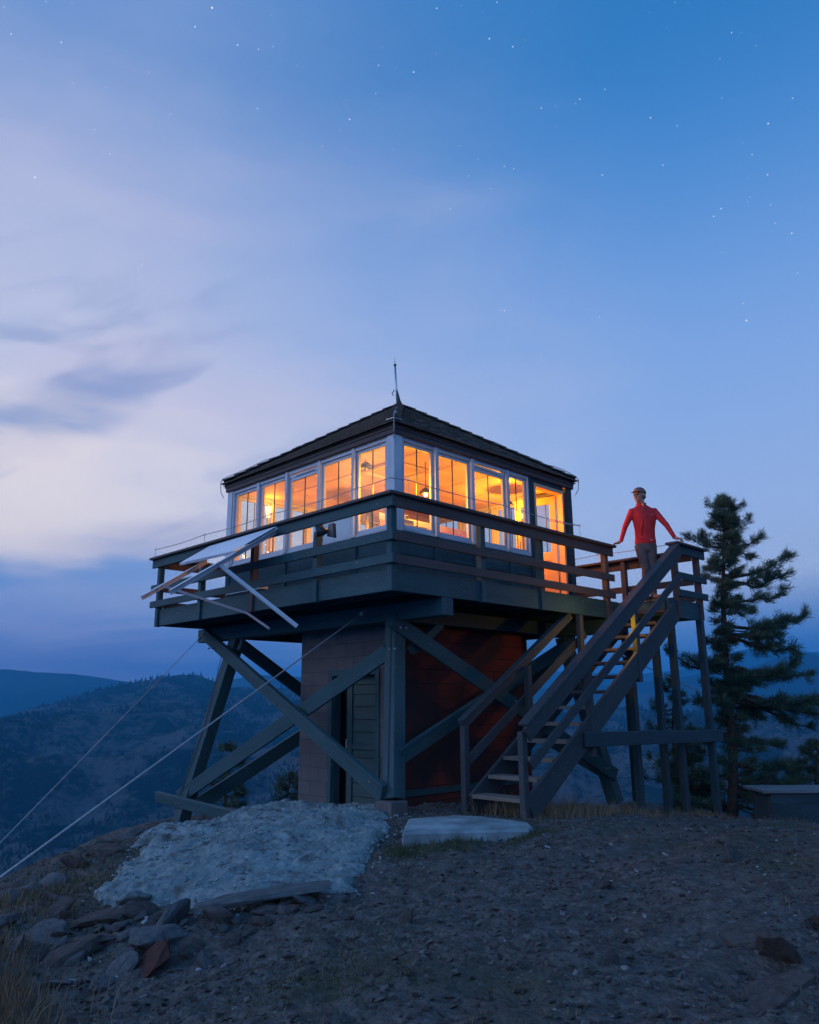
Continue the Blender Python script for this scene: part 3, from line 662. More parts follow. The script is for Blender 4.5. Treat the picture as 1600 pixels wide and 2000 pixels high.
# ---- lightning rod
rod = thing('lightning_rod', 'thin pale rod with a spike tip standing on the roof peak', 'lightning rod', (APX.x, APX.y, 7.2))
b = MB(); b.tube([APX+Vector((-.02, .02, -.02)), APX+Vector((-.05, .05, .78))], .018, 8); b.build('mast', METAL, rod, smooth=True)
b = MB(); b.ball(APX+Vector((-.05, .05, .80)), .028); b.tube([APX+Vector((-.05, .05, .80)), APX+Vector((-.052, .052, .97))], [.007, .002], 6); b.build('tip', DMETAL, rod, smooth=True)
b = MB(); b.tube([APX+Vector((.0, 0, .02)), APX+Vector((.0, 0, .1)), APX+Vector((-.03, .02, .3)), APX+Vector((-.035, .035, .34))], [.07, .03, .012, .01], 8); b.tube([APX+Vector((-.07, .07, .2)), APX+Vector((-.09, .09, .24)), APX+Vector((-.06, .06, .31))], .009, 5); b.build('base_bracket', DMETAL, rod, smooth=True)

# ---- viewing deck
deck = thing('viewing_deck', 'dark green timber catwalk with open railing running round the lookout cabin', 'deck', (2.2, 2.0, 3.3))
b = MB(); y = -C+.09
while y < Y2-.08:
    y1 = y+.14
    b.box(-C+.085, X2-.085, y, y1-.008, ZD-.038+random.uniform(-.002, .002), ZD, 'x'); y = y1
y = YL+.09
while y < -C+.05: b.box(4.34, X2-.085, y, y+.132, ZD-.038, ZD-.001+random.uniform(-.002, .002), 'x'); y += .14
b.build('deck_board', DECKW, deck)
b = MB()
x = -C+.15
while x < X2-.1: b.box(x-.022, x+.022, -C+.092, Y2-.092, 3.29, ZD-.041, 'y'); x += .58
b.build('joist', G2, deck)
def fascia(name, pts):
    m = MB()
    for a, c, z0, z1 in pts: m.beam(a, c, .04, z1-z0)
    return m.build(name, G1, deck, bevel=.004)
zf0, zf1 = 3.23, ZD+.0; zm = (zf0+zf1)/2; q = .06
m = MB(); m.beam((-C+q, -C+.081, zm), (-C+q, Y2-.081, zm), .04, zf1-zf0)
m.beam((-C+.082, -C+q, zm), (4.3, -C+q, zm), .04, zf1-zf0); m.beam((X2-q, YL+.081, zm), (X2-q, Y2-.081, zm), .04, zf1-zf0); m.beam((-C+.082, Y2-q, zm), (X2-.082, Y2-q, zm), .04, zf1-zf0)
m.beam((4.30, YL+q, zm-.02), (X2-.082, YL+q, zm-.02), .04, zf1-zf0); m.beam((4.28, YL+.081, zm-.03), (4.28, -C+.03, zm-.03), .04, zf1-zf0-.06)
m.build('fascia', G1, deck, bevel=.004)
POSTS = [(-C, -C)]+[(-C, v) for v in (.62, 2.12, 3.60)]+[(-C, Y2-.09)]+[(v, -C) for v in (.82, 2.14, 3.91)]+[(X2-.09, v) for v in (YL, -.35, 1.2, 2.9, Y2-.09)]+[(4.56, YL)]+[(v, Y2-.09) for v in (.7, 2.2, 3.7)]
for i, (x, y) in enumerate(POSTS):
    b = MB(); z0 = 3.22 if (x, y) != (4.56, YL) else 3.2
    b.box(x, x+.09, y, y+.09, z0, 4.375, 'z')
    b.build('rail_post', BR if (x > 3 or (y > 1.9 and y < 2.5)) else G1, deck, bevel=.005)
def rail_run(p, q_, out, e0=.1, e1=.1, mat=G1, capmat=BR):
    """p->q along post outer face, out = outward direction"""
    p = Vector((*p, 0)); q_ = Vector((*q_, 0)); d = (q_-p).normalized(); o = Vector((*out, 0)); a, c = p-d*e0, q_+d*e1
    m = MB()
    for z0, z1 in ((4.235, 4.376), (3.825, 3.935), (3.545, 3.655)):
        m.beam(a+o*.021+Vector((0, 0, (z0+z1)/2)), c+o*.021+Vector((0, 0, (z0+z1)/2)), .04, z1-z0)
    m.build('rail_board', mat, deck, bevel=.004)
    m = MB(); m.beam(a-d*.03-o*.015+Vector((0, 0, 4.398)), c+d*.03-o*.015+Vector((0, 0, 4.398)), .22, .040); m.build('rail_cap', capmat, deck, bevel=.006)
rail_run((-C, -C+.02), (-C, Y2), (-1, 0), .08, .13, G1, BR)
rail_run((-C+.24, -C), (4.0, -C), (0, -1), .02, .10, BR, BR)
for z0, z1 in ((4.235, 4.376), (3.825, 3.935), (3.545, 3.655)): m = MB(); m.beam((-C-.04, -C-.021, (z0+z1)/2), (-C+.218, -C-.021, (z0+z1)/2), .04, z1-z0); m.build('corner_rail_board', BR, deck, bevel=.004)
m = MB(); m.beam((-C+.12, -C+.015, 4.398), (-C+.185, -C+.015, 4.398), .22, .036); m.build('rail_cap', BR, deck, bevel=.004)
rail_run((X2, YL+.13), (X2, Y2), (1, 0), -.02, .10, BR, BR)
rail_run((4.6, YL), (X2, YL), (0, -1), .06, .12, G2, BR)
rail_run((-C+.15, Y2), (X2-.15, Y2), (0, 1), .0, .0, BR, BR)

# ---- timber tower
twr = thing('tower_frame', 'dark green timber tower of splayed legs, crossed braces and main beams under the deck', 'tower frame', (S/2, S/2, .3))
A0, KS = .087, .19
def legp(sx, sy, z, off=0.):     # near outer edge of a leg; sx, sy = 0 or 1
    d = A0-KS*(3-z)-off; return Vector((S-d if sx else d, S-d if sy else d, z))
for sx, sy, zb_ in ((0, 0, .80), (0, 1, -.12), (1, 0, .35), (1, 1, -.2)):
    b = MB(); t = legp(sx, sy, 3.0); u = legp(sx, sy, zb_)
    ix = -.1 if sx else .1; iy = -.1 if sy else .1
    b.beam(u+Vector((ix, iy, 0)), t+Vector((ix, iy, 0)), .2, .2, (1, 0, 0)); b.build('leg', G1, twr, bevel=.008)
for x0 in (.08, S-.29):
    b = MB(); b.box(x0, x0+.21, -.79, 5.22, 3.0, 3.228, 'y'); b.build('main_beam', G1, twr, bevel=.008)
for y0 in (.1, S-.3): b = MB(); b.box(.295, S-.295, y0, y0+.15, 3.0, 3.2, 'x'); b.build('cross_beam', G2, twr, bevel=.006)
def face(side, a, z, off=.03):
    """point on the sloping outer plane of a tower side"""
    d = A0-KS*(3-z)-off
    if side == 'X0': return Vector((d, a, z))
    if side == 'Y0': return Vector((a, d, z))
    if side == 'XS': return Vector((S-d, a, z))
    return Vector((a, S-d, z))
NR = {'X0': Vector((-1, 0, -KS)), 'Y0': Vector((0, -1, -KS)), 'XS': Vector((1, 0, -KS)), 'YS': Vector((0, 1, -KS))}
def brace(side, a0, z0, a1, z1, w=.20, th=.06, off=.03, mat=G1, nm='brace'):
    p, r = face(side, a0, z0, off), face(side, a1, z1, off); d = (r-p).normalized(); n = NR[side].normalized(); up = n.cross(d)
    b = MB(); b.beam(p, r, th, w, up); return b.build(nm, mat, twr, bevel=.006)
brace('X0', 4.95, 3.13, -.18, .87, .22, .07, .04); brace('X0', .18, 2.60, 4.75, .46, .21, .06, -.04)
brace('X0', 5.35, .44, 2.2, .32, .17, .06, .04, nm='low_tie')
brace('Y0', .0, 3.0, 4.55, .78, .2, .06, .035); brace('Y0', -.12, 1.28, 4.3, 2.95, .2, .06, -.03)
brace('YS', -.2, .35, 4.2, 2.7, .22, .1, -.25); brace('YS', .1, 2.9, 4.5, .55, .2, .08, -.35)
brace('XS', .1, 2.9, 4.6, .3, .2, .06, .03); brace('XS', -.2, .8, 4.2, 2.9, .2, .06, -.04)
b = MB(); b.beam((.45, .15, 2.62), (1.05, .17, 3.02), .12, .12); b.build('knee_brace', G1, twr, bevel=.006)
b = MB(); b.tube([legp(0, 0, .9)+Vector((-.012, .10, 0)), legp(0, 0, 2.9)+Vector((-.012, .06, 0))], .007, 5); b.build('ground_wire', DMETAL, twr); b = MB(); b.tube([legp(0, 1, .3)+Vector((-.03, -.03, 0)), legp(0, 1, 1.6)+Vector((-.015, -.10, 0)), legp(0, 1, 2.75)+Vector((-.03, .02, 0))], .007, 5); b.build('ground_wire', DMETAL, twr)
b = MB(); b.box(-.44, -.16, -.40, -.12, .40, .795, 'z'); b.build('footing', CMU, twr, bevel=.01)

for sd_b, lst in (('X0', ((4.60, 2.87, .082), (.0, 1.0, .082), (2.42, 1.93, .082), (4.55, .40, .07), (.06, 2.62, -.0))), ('Y0', ((.15, 2.90, .075), (4.3, .90, .075), (2.3, 1.95, .075)))):
    for a_, z_, of in lst:
        for k_ in (-.05, .05):
            c_ = face(sd_b, a_+k_, z_, of); n_b = NR[sd_b].normalized(); b = MB(); b.tube([c_-n_b*.02, c_+n_b*.012], .014, 8); b.build('bolt', METAL, twr)
# ---- block building under the cabin
blk = thing('block_building', 'low pinkish concrete-block building with red glow tinted onto its dark side between the tower legs', 'building', (2, 1.6, .3))
BX0, BX1, BY0, BY1 = .5, 3.49, .5, 2.68; T_ = .16
b = MB()
b.wall(BX0, BX0+T_, BY0, .90, .2, 3.2); b.wall(BX0, BX0+T_, 1.90, BY1, .2, 3.2); b.wall(BX0, BX0+T_, .90, 1.90, 2.36, 3.2); b.wall(BX0, BX0+T_, .90, 1.90, .2, .44)
b.wall(BX0+T_, BX1, BY1-T_, BY1, .2, 3.2); b.wall(BX1-T_, BX1, BY0+T_, BY1-T_, .2, 3.2)
b.build('block_wall', CMU, blk)
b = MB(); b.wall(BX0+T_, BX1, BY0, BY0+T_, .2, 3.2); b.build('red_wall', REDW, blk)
b = MB(); b.box(BX0-.012, BX0+.15, BY0-.012, BY0-.001, .5, 3.2, 'z'); b.box(BX0+.151, BX1, BY0-.03, BY0-.001, .70, .78, 'x'); b.build('corner_board', G1, blk)
fr = MB(); fr.box(BX0-.02, BX0+.02, .83, .92, .44, 2.42, 'z'); fr.box(BX0-.02, BX0+.02, 1.88, 1.97, .44, 2.42, 'z'); fr.box(BX0-.021, BX0+.02, .921, 1.879, 2.33, 2.42, 'y')
fr.box(BX0+.021, BX0+.15, .90, .93, .44, 2.35, 'z'); fr.box(BX0+.021, BX0+.15, 1.87, 1.90, .44, 2.35, 'z')
fo = fr.build('door_frame', G1, blk, bevel=.003)
dm = MB(); z = .46
while z < 2.3: dm.box(BX0+.165, BX0+.195, .935, 1.72, z, min(z+.172, 2.32), 'y'); z += .178
dm.box(BX0+.14, BX0+.164, 1.60, 1.72, .46, 2.32, 'z'); dm.box(BX0+.14, BX0+.164, .935, 1.03, .46, 2.32, 'z'); dm.box(BX0+.141, BX0+.164, 1.031, 1.599, 1.28, 1.36, 'y'); dm.box(BX0+.141, BX0+.164, 1.031, 1.599, 2.20, 2.32, 'y')
dfo = dm.build('plank_door', timber('teal_painted_planks', (.022, .052, .054), (.036, .070, .070), chips=.3), blk, bevel=.004)
b = MB(); b.tube([(BX0+.12, 1.66, 1.42), (BX0+.09, 1.66, 1.42), (BX0+.09, 1.66, 1.30), (BX0+.12, 1.66, 1.30)], .008, 6); b.build('handle', METAL, dfo)
b = MB(); b.wall(BX0+.30, BX0+.31, .7, 2.1, .3, 2.5); b.build('dark_interior', plain('interior_shade', (.012, .012, .014), 1, .1, 3, 0), blk)  # near-black sheet standing for the shade inside the doorway

# ---- staircase
st = thing('staircase', 'open timber staircase with board handrails climbing to the right end of the deck', 'staircase', (2.5, -1.25, .66))
X0T, Z0T, RUN, RISE = .44, .853, .312, .205
TZ = lambda x: Z0T+(x-X0T)*RISE/RUN
for i in range(13):
    b = MB(); x = X0T+i*RUN; z = Z0T+i*RISE
    b.box(x-.02, x+.26, -1.66, -.90, z-.045, z, 'y'); b.build('tread', DECKW if i < 6 else BR, st, bevel=.005)
sl = RISE/RUN; nrm = Vector((-sl, 0, 1)).normalized()
def slope(x0, x1, y, zoff, w, h, mat, nm, s_=sl, ref=None):
    z = lambda x: (TZ(x) if ref is None else ref(x))+zoff
    b = MB(); b.beam((x0, y, z(x0)), (x1, y, z(x1)), w, h, (-s_, 0, 1)); return b.build(nm, mat, st, bevel=.006)
slope(.50, 4.40, -1.705, -.17, .05, .29, ST, 'stringer'); slope(.50, 4.40, -.865, -.17, .05, .29, ST, 'stringer')
LR = lambda x: 1.72+.62*(x-.5)
RR = lambda x: 1.66+.65*(x-.46)
slope(.43, 4.60, -1.765, -.075, .04, .185, ST, 'handrail', .65, RR); slope(.40, 4.60, -1.735, .055, .14, .035, ST, 'handrail_cap', .65, RR)
slope(.48, 4.56, -1.765, -.455, .04, .115, ST, 'mid_rail', .65, RR)
slope(.48, 3.02, -.70, -.06, .04, .14, ST, 'handrail', .62, LR); slope(.48, 3.02, -.70, .0, .10, .035, ST, 'handrail_cap', .62, LR); slope(.60, 3.4, -.70, -.56, .04, .12, ST, 'mid_rail', .62, LR)
for x, y, z0, z1 in ((.42, -1.70, .60, 1.60), (1.86, -1.70, 1.25, 2.50), (3.16, -1.70, 2.2, 3.35), (.46, -.775, .60, 1.64), (1.80, -.775, 1.5, 2.42), (3.12, -.795, 2.3, 3.22)):
    b = MB(); b.box(x-.045, x+.045, y-.04, y+.04, z0, z1, 'z'); b.build('newel_post', ST, st, bevel=.006)

# ---- landing stilts with their tie beam
sti = thing('landing_stilts', 'slender dark posts with a level tie beam holding up the stair landing', 'stilts', (4.8, -1.2, .3))
for x, y, zt in ((X2-.09, YL+.05, 3.23), (4.62, YL+.20, 3.2), (4.30, -1.38, 3.15), (X2-.16, -.30, 3.26), (3.55, -1.36, 2.7)):
    b = MB(); b.box(x-.05, x+.05, y-.05, y+.05, gh(x, y)-.1, zt, 'z'); b.build('post', G2, sti, bevel=.006)
b = MB(); b.beam((1.62, -1.76, 1.47), (5.50, -1.76, 1.40), .05, .18); b.build('tie_beam', G2, sti, bevel=.006)
b = MB(); b.beam((3.55, -1.29, 1.45), (5.2, -1.29, 1.42), .04, .14); b.build('rear_tie_beam', G2, sti, bevel=.006)

# ---- cable on eye bolts along the rail cap
def railcable(label, pts, posts, extra=None):
    t = thing('safety_cable', label, 'cable', posts[0], 'eye-bolt cables along the deck railing')
    for p in posts:
        b = MB(); p = Vector(p); h = p.z; b.tube([Vector((p.x, p.y, 4.415)), p], .006, 6)
        b.tube([p+Vector((math.cos(k*math.pi/4)*.016*.7, math.cos(k*math.pi/4)*-.016*.7, .018+math.sin(k*math.pi/4)*.018)) for k in range(8)], .005, 5, True)
        b.build('eye_bolt', METAL, t)
    b = MB(); P = []
    for i in range(len(pts)-1):
        a, c = Vector(pts[i]), Vector(pts[i+1]); 
        for k in range(8): f = k/8; P.append(a.lerp(c, f)-Vector((0, 0, .05*(a-c).length/2*f*(1-f)*2)))
    P.append(Vector(pts[-1])); b.tube(P, .006, 5); b.build('wire', CABLE, t)
    return t
zc = 4.575
railcable('thin cable on eye bolts along the left rail cap above the metal awning', [(-C-.01, 5.22, zc), (-C, 3.57, zc+.01), (-C, 1.72, zc+.02), (-C, -.18, zc+.02), (-C, -.80, zc+.03), (-.55, -C, zc+.05)], [(-C-.01, 5.22, zc-.02), (-C, 3.57, zc-.01), (-C, 1.72, zc), (-C, -.18, zc)])
railcable('thin cable on eye bolts along the rail cap below the four right-hand windows', [(-.55, -C, zc+.05), (1.34, -C, zc+.05), (3.22, -C, zc+.05), (2.9, -.45, zc+.15)], [(-.55, -C, zc+.04), (1.34, -C, zc+.03), (3.22, -C, zc+.03)])
railcable('thin cable on eye bolts along the rear rail behind the person', [(X2-.05, 4.9, zc), (X2-.05, 2.3, zc), (X2-.05, .2, zc), (X2-.05, -1.55, zc)], [(X2-.05, .2, zc-.02), (X2-.05, 2.3, zc-.02)])
railcable('short drooping cable stub on the landing rail cap at the right end', [(4.80, YL-.02, 4.60), (5.1, YL, 4.59), (X2-.02, YL, 4.56)], [(4.80, YL-.02, 4.57), (X2-.02, YL, 4.54)])

# ---- guy wires
def guy(label, top, end, r, d0):
    t = thing('guy_wire', label, 'guy wire', top, 'guy wires anchoring the tower'); top = Vector(top); end = Vector(end); d = (end-top).normalized()
    b = MB(); b.tube([top+d*(d0+.24), end], r, 6); b.build('strand', CABLE, t, smooth=True)
    b = MB(); b.tube([top, top+d*d0], r*1.6, 6); b.tube([top+d*d0, top+d*(d0+.02), top+d*(d0+.2), top+d*(d0+.24)], [r*1.5, r*3, r*3, r*1.5], 8); b.build('turnbuckle', METAL, t, smooth=True)
    b = MB(); b.ball(top+d*(d0+.26), .028, seg=8, rings=6); b.build('clamp', METAL, t)
def camray(px, py, dist):
    v = (RT*(px-800)+UP*(1000-py))/1519.8-BK; return CAM+v*(dist/math.hypot(v.x, v.y))
guy('thick pale guy wire crossing low in front from the deck underside to the bottom left', (.0, .50, 3.19), (-5.75, -2.95, .95), .0075, .10)
guy('thin guy wire running down left from the far left beam end', (.06, 4.98, 3.14), (-6.76, -3.83, .45), .0042, .22)
guy('guy wire running down right behind the landing posts', (4.9, -.3, 2.75), (13.5, -1.9, .15), .009, .12)
guy_end = None

# ---- metal awning panel hung outside the left railing
aw = thing('metal_awning', 'tilted pale blue metal sheet on two long channels hung outside the left railing', 'awning', (-1.3, 2.3, 4.1))
I0, I1 = Vector((-.955, 1.397, 4.334)), Vector((-.955, 3.18, 4.315)); O0, O1 = Vector((-1.61, 1.397, 3.90)), Vector((-1.44, 3.18, 3.99))
n_ = (I1-I0).cross(O0-I0).normalized(); n_ = n_ if n_.z > 0 else -n_
b = MB(); b.quadbox([I0, O0, O1, I1, I0+n_*.006, O0+n_*.006, O1+n_*.006, I1+n_*.006], lambda p, f: (p.x, p.y)); b.build('sheet', WMETAL, aw)
b = MB(); b.beam(O0-n_*.016, O1-n_*.016, .01, .03, n_); b.beam(I0-n_*.02, I1-n_*.02, .02, .035, n_); b.build('folded_edge', WMETAL, aw)
for a, c in ((I0+Vector((0, .02, 0)), Vector((-2.50, 1.397, 3.327))), (Vector((-1.10, 3.0, 4.10)), Vector((-2.10, 3.0, 3.45)))):
    d = (c-a).normalized(); b = MB(); up = d.cross(Vector((0, 1, 0))).normalized(); up = up if up.z > 0 else -up
    b.beam(a-up*.03, c-up*.03, .075, .006, up); b.beam(a-up*.065+Vector((0, .040, 0)), c-up*.065+Vector((0, .040, 0)), .006, .065, up); b.build('channel', WMETAL, aw)
b = MB(); b.beam((-1.82, 1.46, 3.73), (-.86, .97, 2.925), .055, .05); b.build('strut', WMETAL, aw)
b = MB(); b.beam((-1.80, 2.98, 3.60), (-1.0, 1.95, 3.17), .02, .035); b.beam((-1.0, 1.95, 3.17), (-.86, 1.60, 2.94), .03, .03); b.build('strut', GREYM, aw)
# white gutter piece on the fascia
b = MB(); 
for z in (ZD+.02, ): 
    b.box(-C-.01, -C+.10, 1.96, 2.80, z, z+.012, 'y'); b.box(-C-.022, -C-.011, 1.96, 2.80, z, z+.095, 'y'); b.box(-C+.101, -C+.112, 1.96, 2.80, z, z+.09, 'y'); b.box(-C-.03, -C+.12, 1.90, 1.955, z, z+.11, 'z'); b.box(-C-.015, -C+.09, 2.3, 2.5, z+.013, z+.05, 'y')
o = b.build('metal_tray', WMETAL, None, bevel=.003); tag(o, 'narrow white metal tray lying on the deck edge below the awning struts', 'tray')
# floodlight
fl = thing('floodlight', 'round dark floodlight with pale lens rim facing left outside the second window', 'floodlight', (-.55, .55, 4.2))
c0 = Vector((-.86, .43, 4.13)); ax = Vector((-.75, .55, -.12)).normalized()
b = MB(); b.tube([c0-ax*.04, c0+ax*.02, c0+ax*.12, c0+ax*.125], [.03, .062, .072, .068], 16); b.build('housing', DMETAL, fl, smooth=True)
b = MB(); b.tube([c0+ax*.105, c0+ax*.135], .078, 18); b.build('rim', METAL, fl, smooth=True)
b = MB(); b.tube([c0+ax*.136, c0+ax*.139], .058, 18); b.build('lens', plain('dark_lens', (.03, .035, .04), .15, .1, 4, 0), fl)
b = MB(); b.quadbox([Vector(p) for p in ((-.85, .26, 4.02), (-.78, .26, 4.02), (-.78, .40, 4.06), (-.85, .40, 4.06), (-.84, .27, 4.22), (-.79, .27, 4.22), (-.79, .38, 4.22), (-.84, .38, 4.22))], lambda p, f: (p.x, p.y)); b.build('bracket', DMETAL, fl, bevel=.01)
o = MB(); o.box(.03, .045, .90, 1.64, ZS+.04, 4.60, 'y'); o = o.build('white_board', BLUEP, None, bevel=.003); tag(o, 'pale board standing against the window behind the floodlight', 'board')

# ================================================================== cabin interior
def bulb(pos, watt, col, r=.06):
    l = bpy.data.lights.new('room_light', 'POINT'); l.energy = watt; l.color = col; l.shadow_soft_size = r
    o = bpy.data.objects.new('room_light', l); COL.objects.link(o); o.location = pos; return o
WARM = (1, .28, .010); YEL = (1, .37, .014)
def pendant(pos, watt, label, col=WARM):
    t = thing('pendant_lamp', label, 'lamp', pos, 'lamps lighting the cabin'); p = Vector(pos); lit = watt > 5
    b = MB(); b.tube([p+Vector((0, 0, .02)), p+Vector((0, 0, .05)), p+Vector((0, 0, .09)), p+Vector((0, 0, .115))], [.10, .09, .05, .015], 16); b.build('shade', DMETAL, t, smooth=True)
    b = MB(); b.tube([p+Vector((0, 0, .10)), Vector((p.x, p.y, ZT-.0))], .006, 6); b.build('cord', DMETAL, t)
    b = MB(); b.ball(p, .028); b.build('bulb', BULB if lit else METAL, t, smooth=True)
    if not lit: return
    l = bulb(p-Vector((0, 0, .05)), watt, col, .04); l.parent = t; l.matrix_parent_inverse = Matrix.Translation(-t.location)
pendant((.30, .29, 5.02), 90, 'assumed bright lamp hidden behind the near corner post of the cabin', YEL)  # assumed from the bright corner glow; no lamp visible there
pendant((3.45, .76, 5.28), 175, 'assumed unseen lamp hanging inside near the open cabin door')  # unseen; assumed from the warm light falling out through the doorway
pendant((1.7, 2.9, 5.1), 85, 'added unseen lamp hanging over the middle of the cabin room')  # put in for general room light, not a visible lamp
pendant((1.25, .62, 5.05), 95, 'added unseen lamp over the writing desk throwing warm light on the person', YEL)  # extra lamp added to light the jacket through the window
pendant((.47, 1.13, 5.42), 2, 'dark dome lamp seen through the window left of the near corner post')
t = thing('wall_lamp', 'small glowing bulb low beside the red bed in the far left window', 'lamp', (.6, 3.87, 4.5), 'lamps lighting the cabin')
b = MB(); b.ball((.6, 3.87, 4.5), .03); b.build('bulb', BULB, t, smooth=True)
b = MB(); b.tube([(.6, 3.87, 4.47), (.6, 3.87, 4.30)], [.02, .05], 10); b.build('base', DMETAL, t)
l = bulb((.6, 3.80, 4.55), 5, WARM, .03); l.parent = t; l.matrix_parent_inverse = Matrix.Translation(-t.location)
t = thing('wall_sconce', 'glowing sconce high on the back wall seen through the second window from the far left', 'lamp', (.75, 4.1, 5.3), 'lamps lighting the cabin')
b = MB(); b.tube([(.74, 4.12, 5.22), (.74, 4.12, 5.42)], [.035, .06], 12); b.build('shade', emis('lit_sconce_shade', (1, .62, .3), 2.2), t, smooth=True)
l = bulb((.74, 4.02, 5.40), 11, WARM, .05); l.parent = t; l.matrix_parent_inverse = Matrix.Translation(-t.location)
t = thing('assumed_stair_lantern', 'small assumed lantern hung inside the upper stair handrail, lighting the post beside it yellow', 'lantern', (2.86, -1.60, 3.02))  # lantern assumed as source of the yellow light; none is visible
b = MB(); b.tube([(2.86, -1.60, 3.05), (2.86, -1.60, 3.075)], [.035, .02], 12); b.tube([(2.86, -1.60, 2.965), (2.86, -1.60, 2.98)], .035, 12); b.build('case', DMETAL, t)
b = MB(); b.tube([(2.86, -1.60, 3.07), (2.86, -1.60, 3.16), (2.86, -1.70, 3.19)], .004, 5); b.build('hook', METAL, t)
b = MB(); b.tube([(2.86, -1.60, 2.982), (2.86, -1.60, 3.048)], .018, 10); b.build('bulb', emis('assumed_lantern_glow', (1, .62, .08), 6), t)
l = bulb((2.90, -1.56, 3.02), 16, (1, .50, .012), .03); l.parent = t; l.matrix_parent_inverse = Matrix.Translation(-t.location)
# furniture
bed = thing('bed', 'wooden bed with a red blanket along the left windows of the cabin', 'bed', (.55, 3.2, ZD))
b = MB(); b.box(.13, 1.0, 2.45, 4.05, ZD+.35, ZD+.50, 'y'); 
for x in (.16, .95):
    for y in (2.5, 4.0): b.box(x-.03, x+.03, y-.03, y+.03, ZD+.01, ZD+.35, 'z')
b.build('bed_frame', CREAM, bed, bevel=.005)
b = MB(); b.wall(.15, .98, 2.47, 4.03, ZD+.50, ZD+.70); b.build('mattress', LILACF, bed, bevel=.04)
b = MB(); b.loft([((.5, 2.5, 4.26), (.36, 0, 0), (0, 0, .05)), ((.5, 2.9, 4.30), (.36, 0, 0), (0, 0, .09)), ((.5, 3.3, 4.33), (.36, 0, 0), (0, 0, .11)), ((.5, 3.55, 4.32), (.34, 0, 0), (0, 0, .09))]); b.build('blanket', REDF, bed, smooth=True)
b = MB(); b.ball((.5, 3.75, 4.27), (.28, .18, .08)); b.build('pillow', PINKF, bed, smooth=True)
tb = thing('writing_desk', 'long desk under the right-hand windows with a pink cover hanging down', 'desk', (1.4, .45, ZD))
b = MB(); b.box(.35, 2.9, .14, .75, 4.28, 4.31, 'x'); b.build('desk_top', CREAM, tb, bevel=.004)
b = MB(); 
for x in (.4, 1.6, 2.85): b.box(x-.03, x+.03, .18, .24, ZD+.01, 4.28, 'z'); b.box(x-.03, x+.03, .66, .72, ZD+.01, 4.28, 'z')
b.build('leg', CREAM, tb)
b = MB(); b.wall(.42, 2.5, .745, .76, 4.30, 4.56); b.build('back_board', PINKF, tb)
b = MB(); b.wall(.42, 2.5, .765, .775, 4.56, 4.66); b.build('shelf_edge', LILACF, tb)
o = MB(); o.box(.35, .85, .20, .50, 4.312, 4.40, 'x'); o.box(.40, .60, .22, .42, 4.40, 4.47, 'x'); o.box(.46, .53, .26, .36, 4.47, 4.54, 'z'); o = o.build('camp_stove', GREYM, None, bevel=.01); tag(o, 'grey stepped metal stove on the desk at the first right-hand window', 'stove')

o = MB(); o.wall(1.85, 2.95, 1.5, 2.2, 5.22, 5.26); o = o.build('hanging_shelf', BEAMW, None, bevel=.01); tag(o, 'brown shelf hung below the cabin ceiling behind the second right-hand window', 'shelf')
o = MB(); o.box(3.55, 4.12, 3.4, 4.1, ZD+.013, 5.1, 'z'); o = o.build('cupboard', CREAM, None, bevel=.005); tag(o, 'tall pine cupboard in the far corner of the cabin', 'cupboard')
o = MB(); o.box(1.9, 2.3, 2.7, 3.1, ZD+.013, 4.42, 'z'); o.tube([(2.1, 2.9, 4.42), (2.1, 2.9, ZT)], .06, 12); o = o.build('wood_stove', DMETAL, None, bevel=.01); tag(o, 'dark wood stove with its flue in the middle of the cabin', 'stove')
o = MB(); o.box(3.0, 3.08, .13, .17, ZS, 4.85, 'z'); o.box(2.98, 3.1, .171, .18, 4.3, 4.5, 'z'); o = o.build('broom', CREAM, None); tag(o, 'broom leaning in the narrow window beside the cabin door', 'broom')

# ================================================================== concrete slab
b = MB(); top = [(-1.38, -1.56), (-.68, -.93), (-.11, -1.10), (.02, -1.40), (.03, -2.03), (-.18, -2.26), (-.37, -2.36)]
b.prism([(x*1.0, y) for x, y in top],   .42, .69); sb = b.build('concrete_slab', CONC, None, bevel=.02)
tag(sb, 'pale concrete slab lying at the foot of the staircase', 'slab')

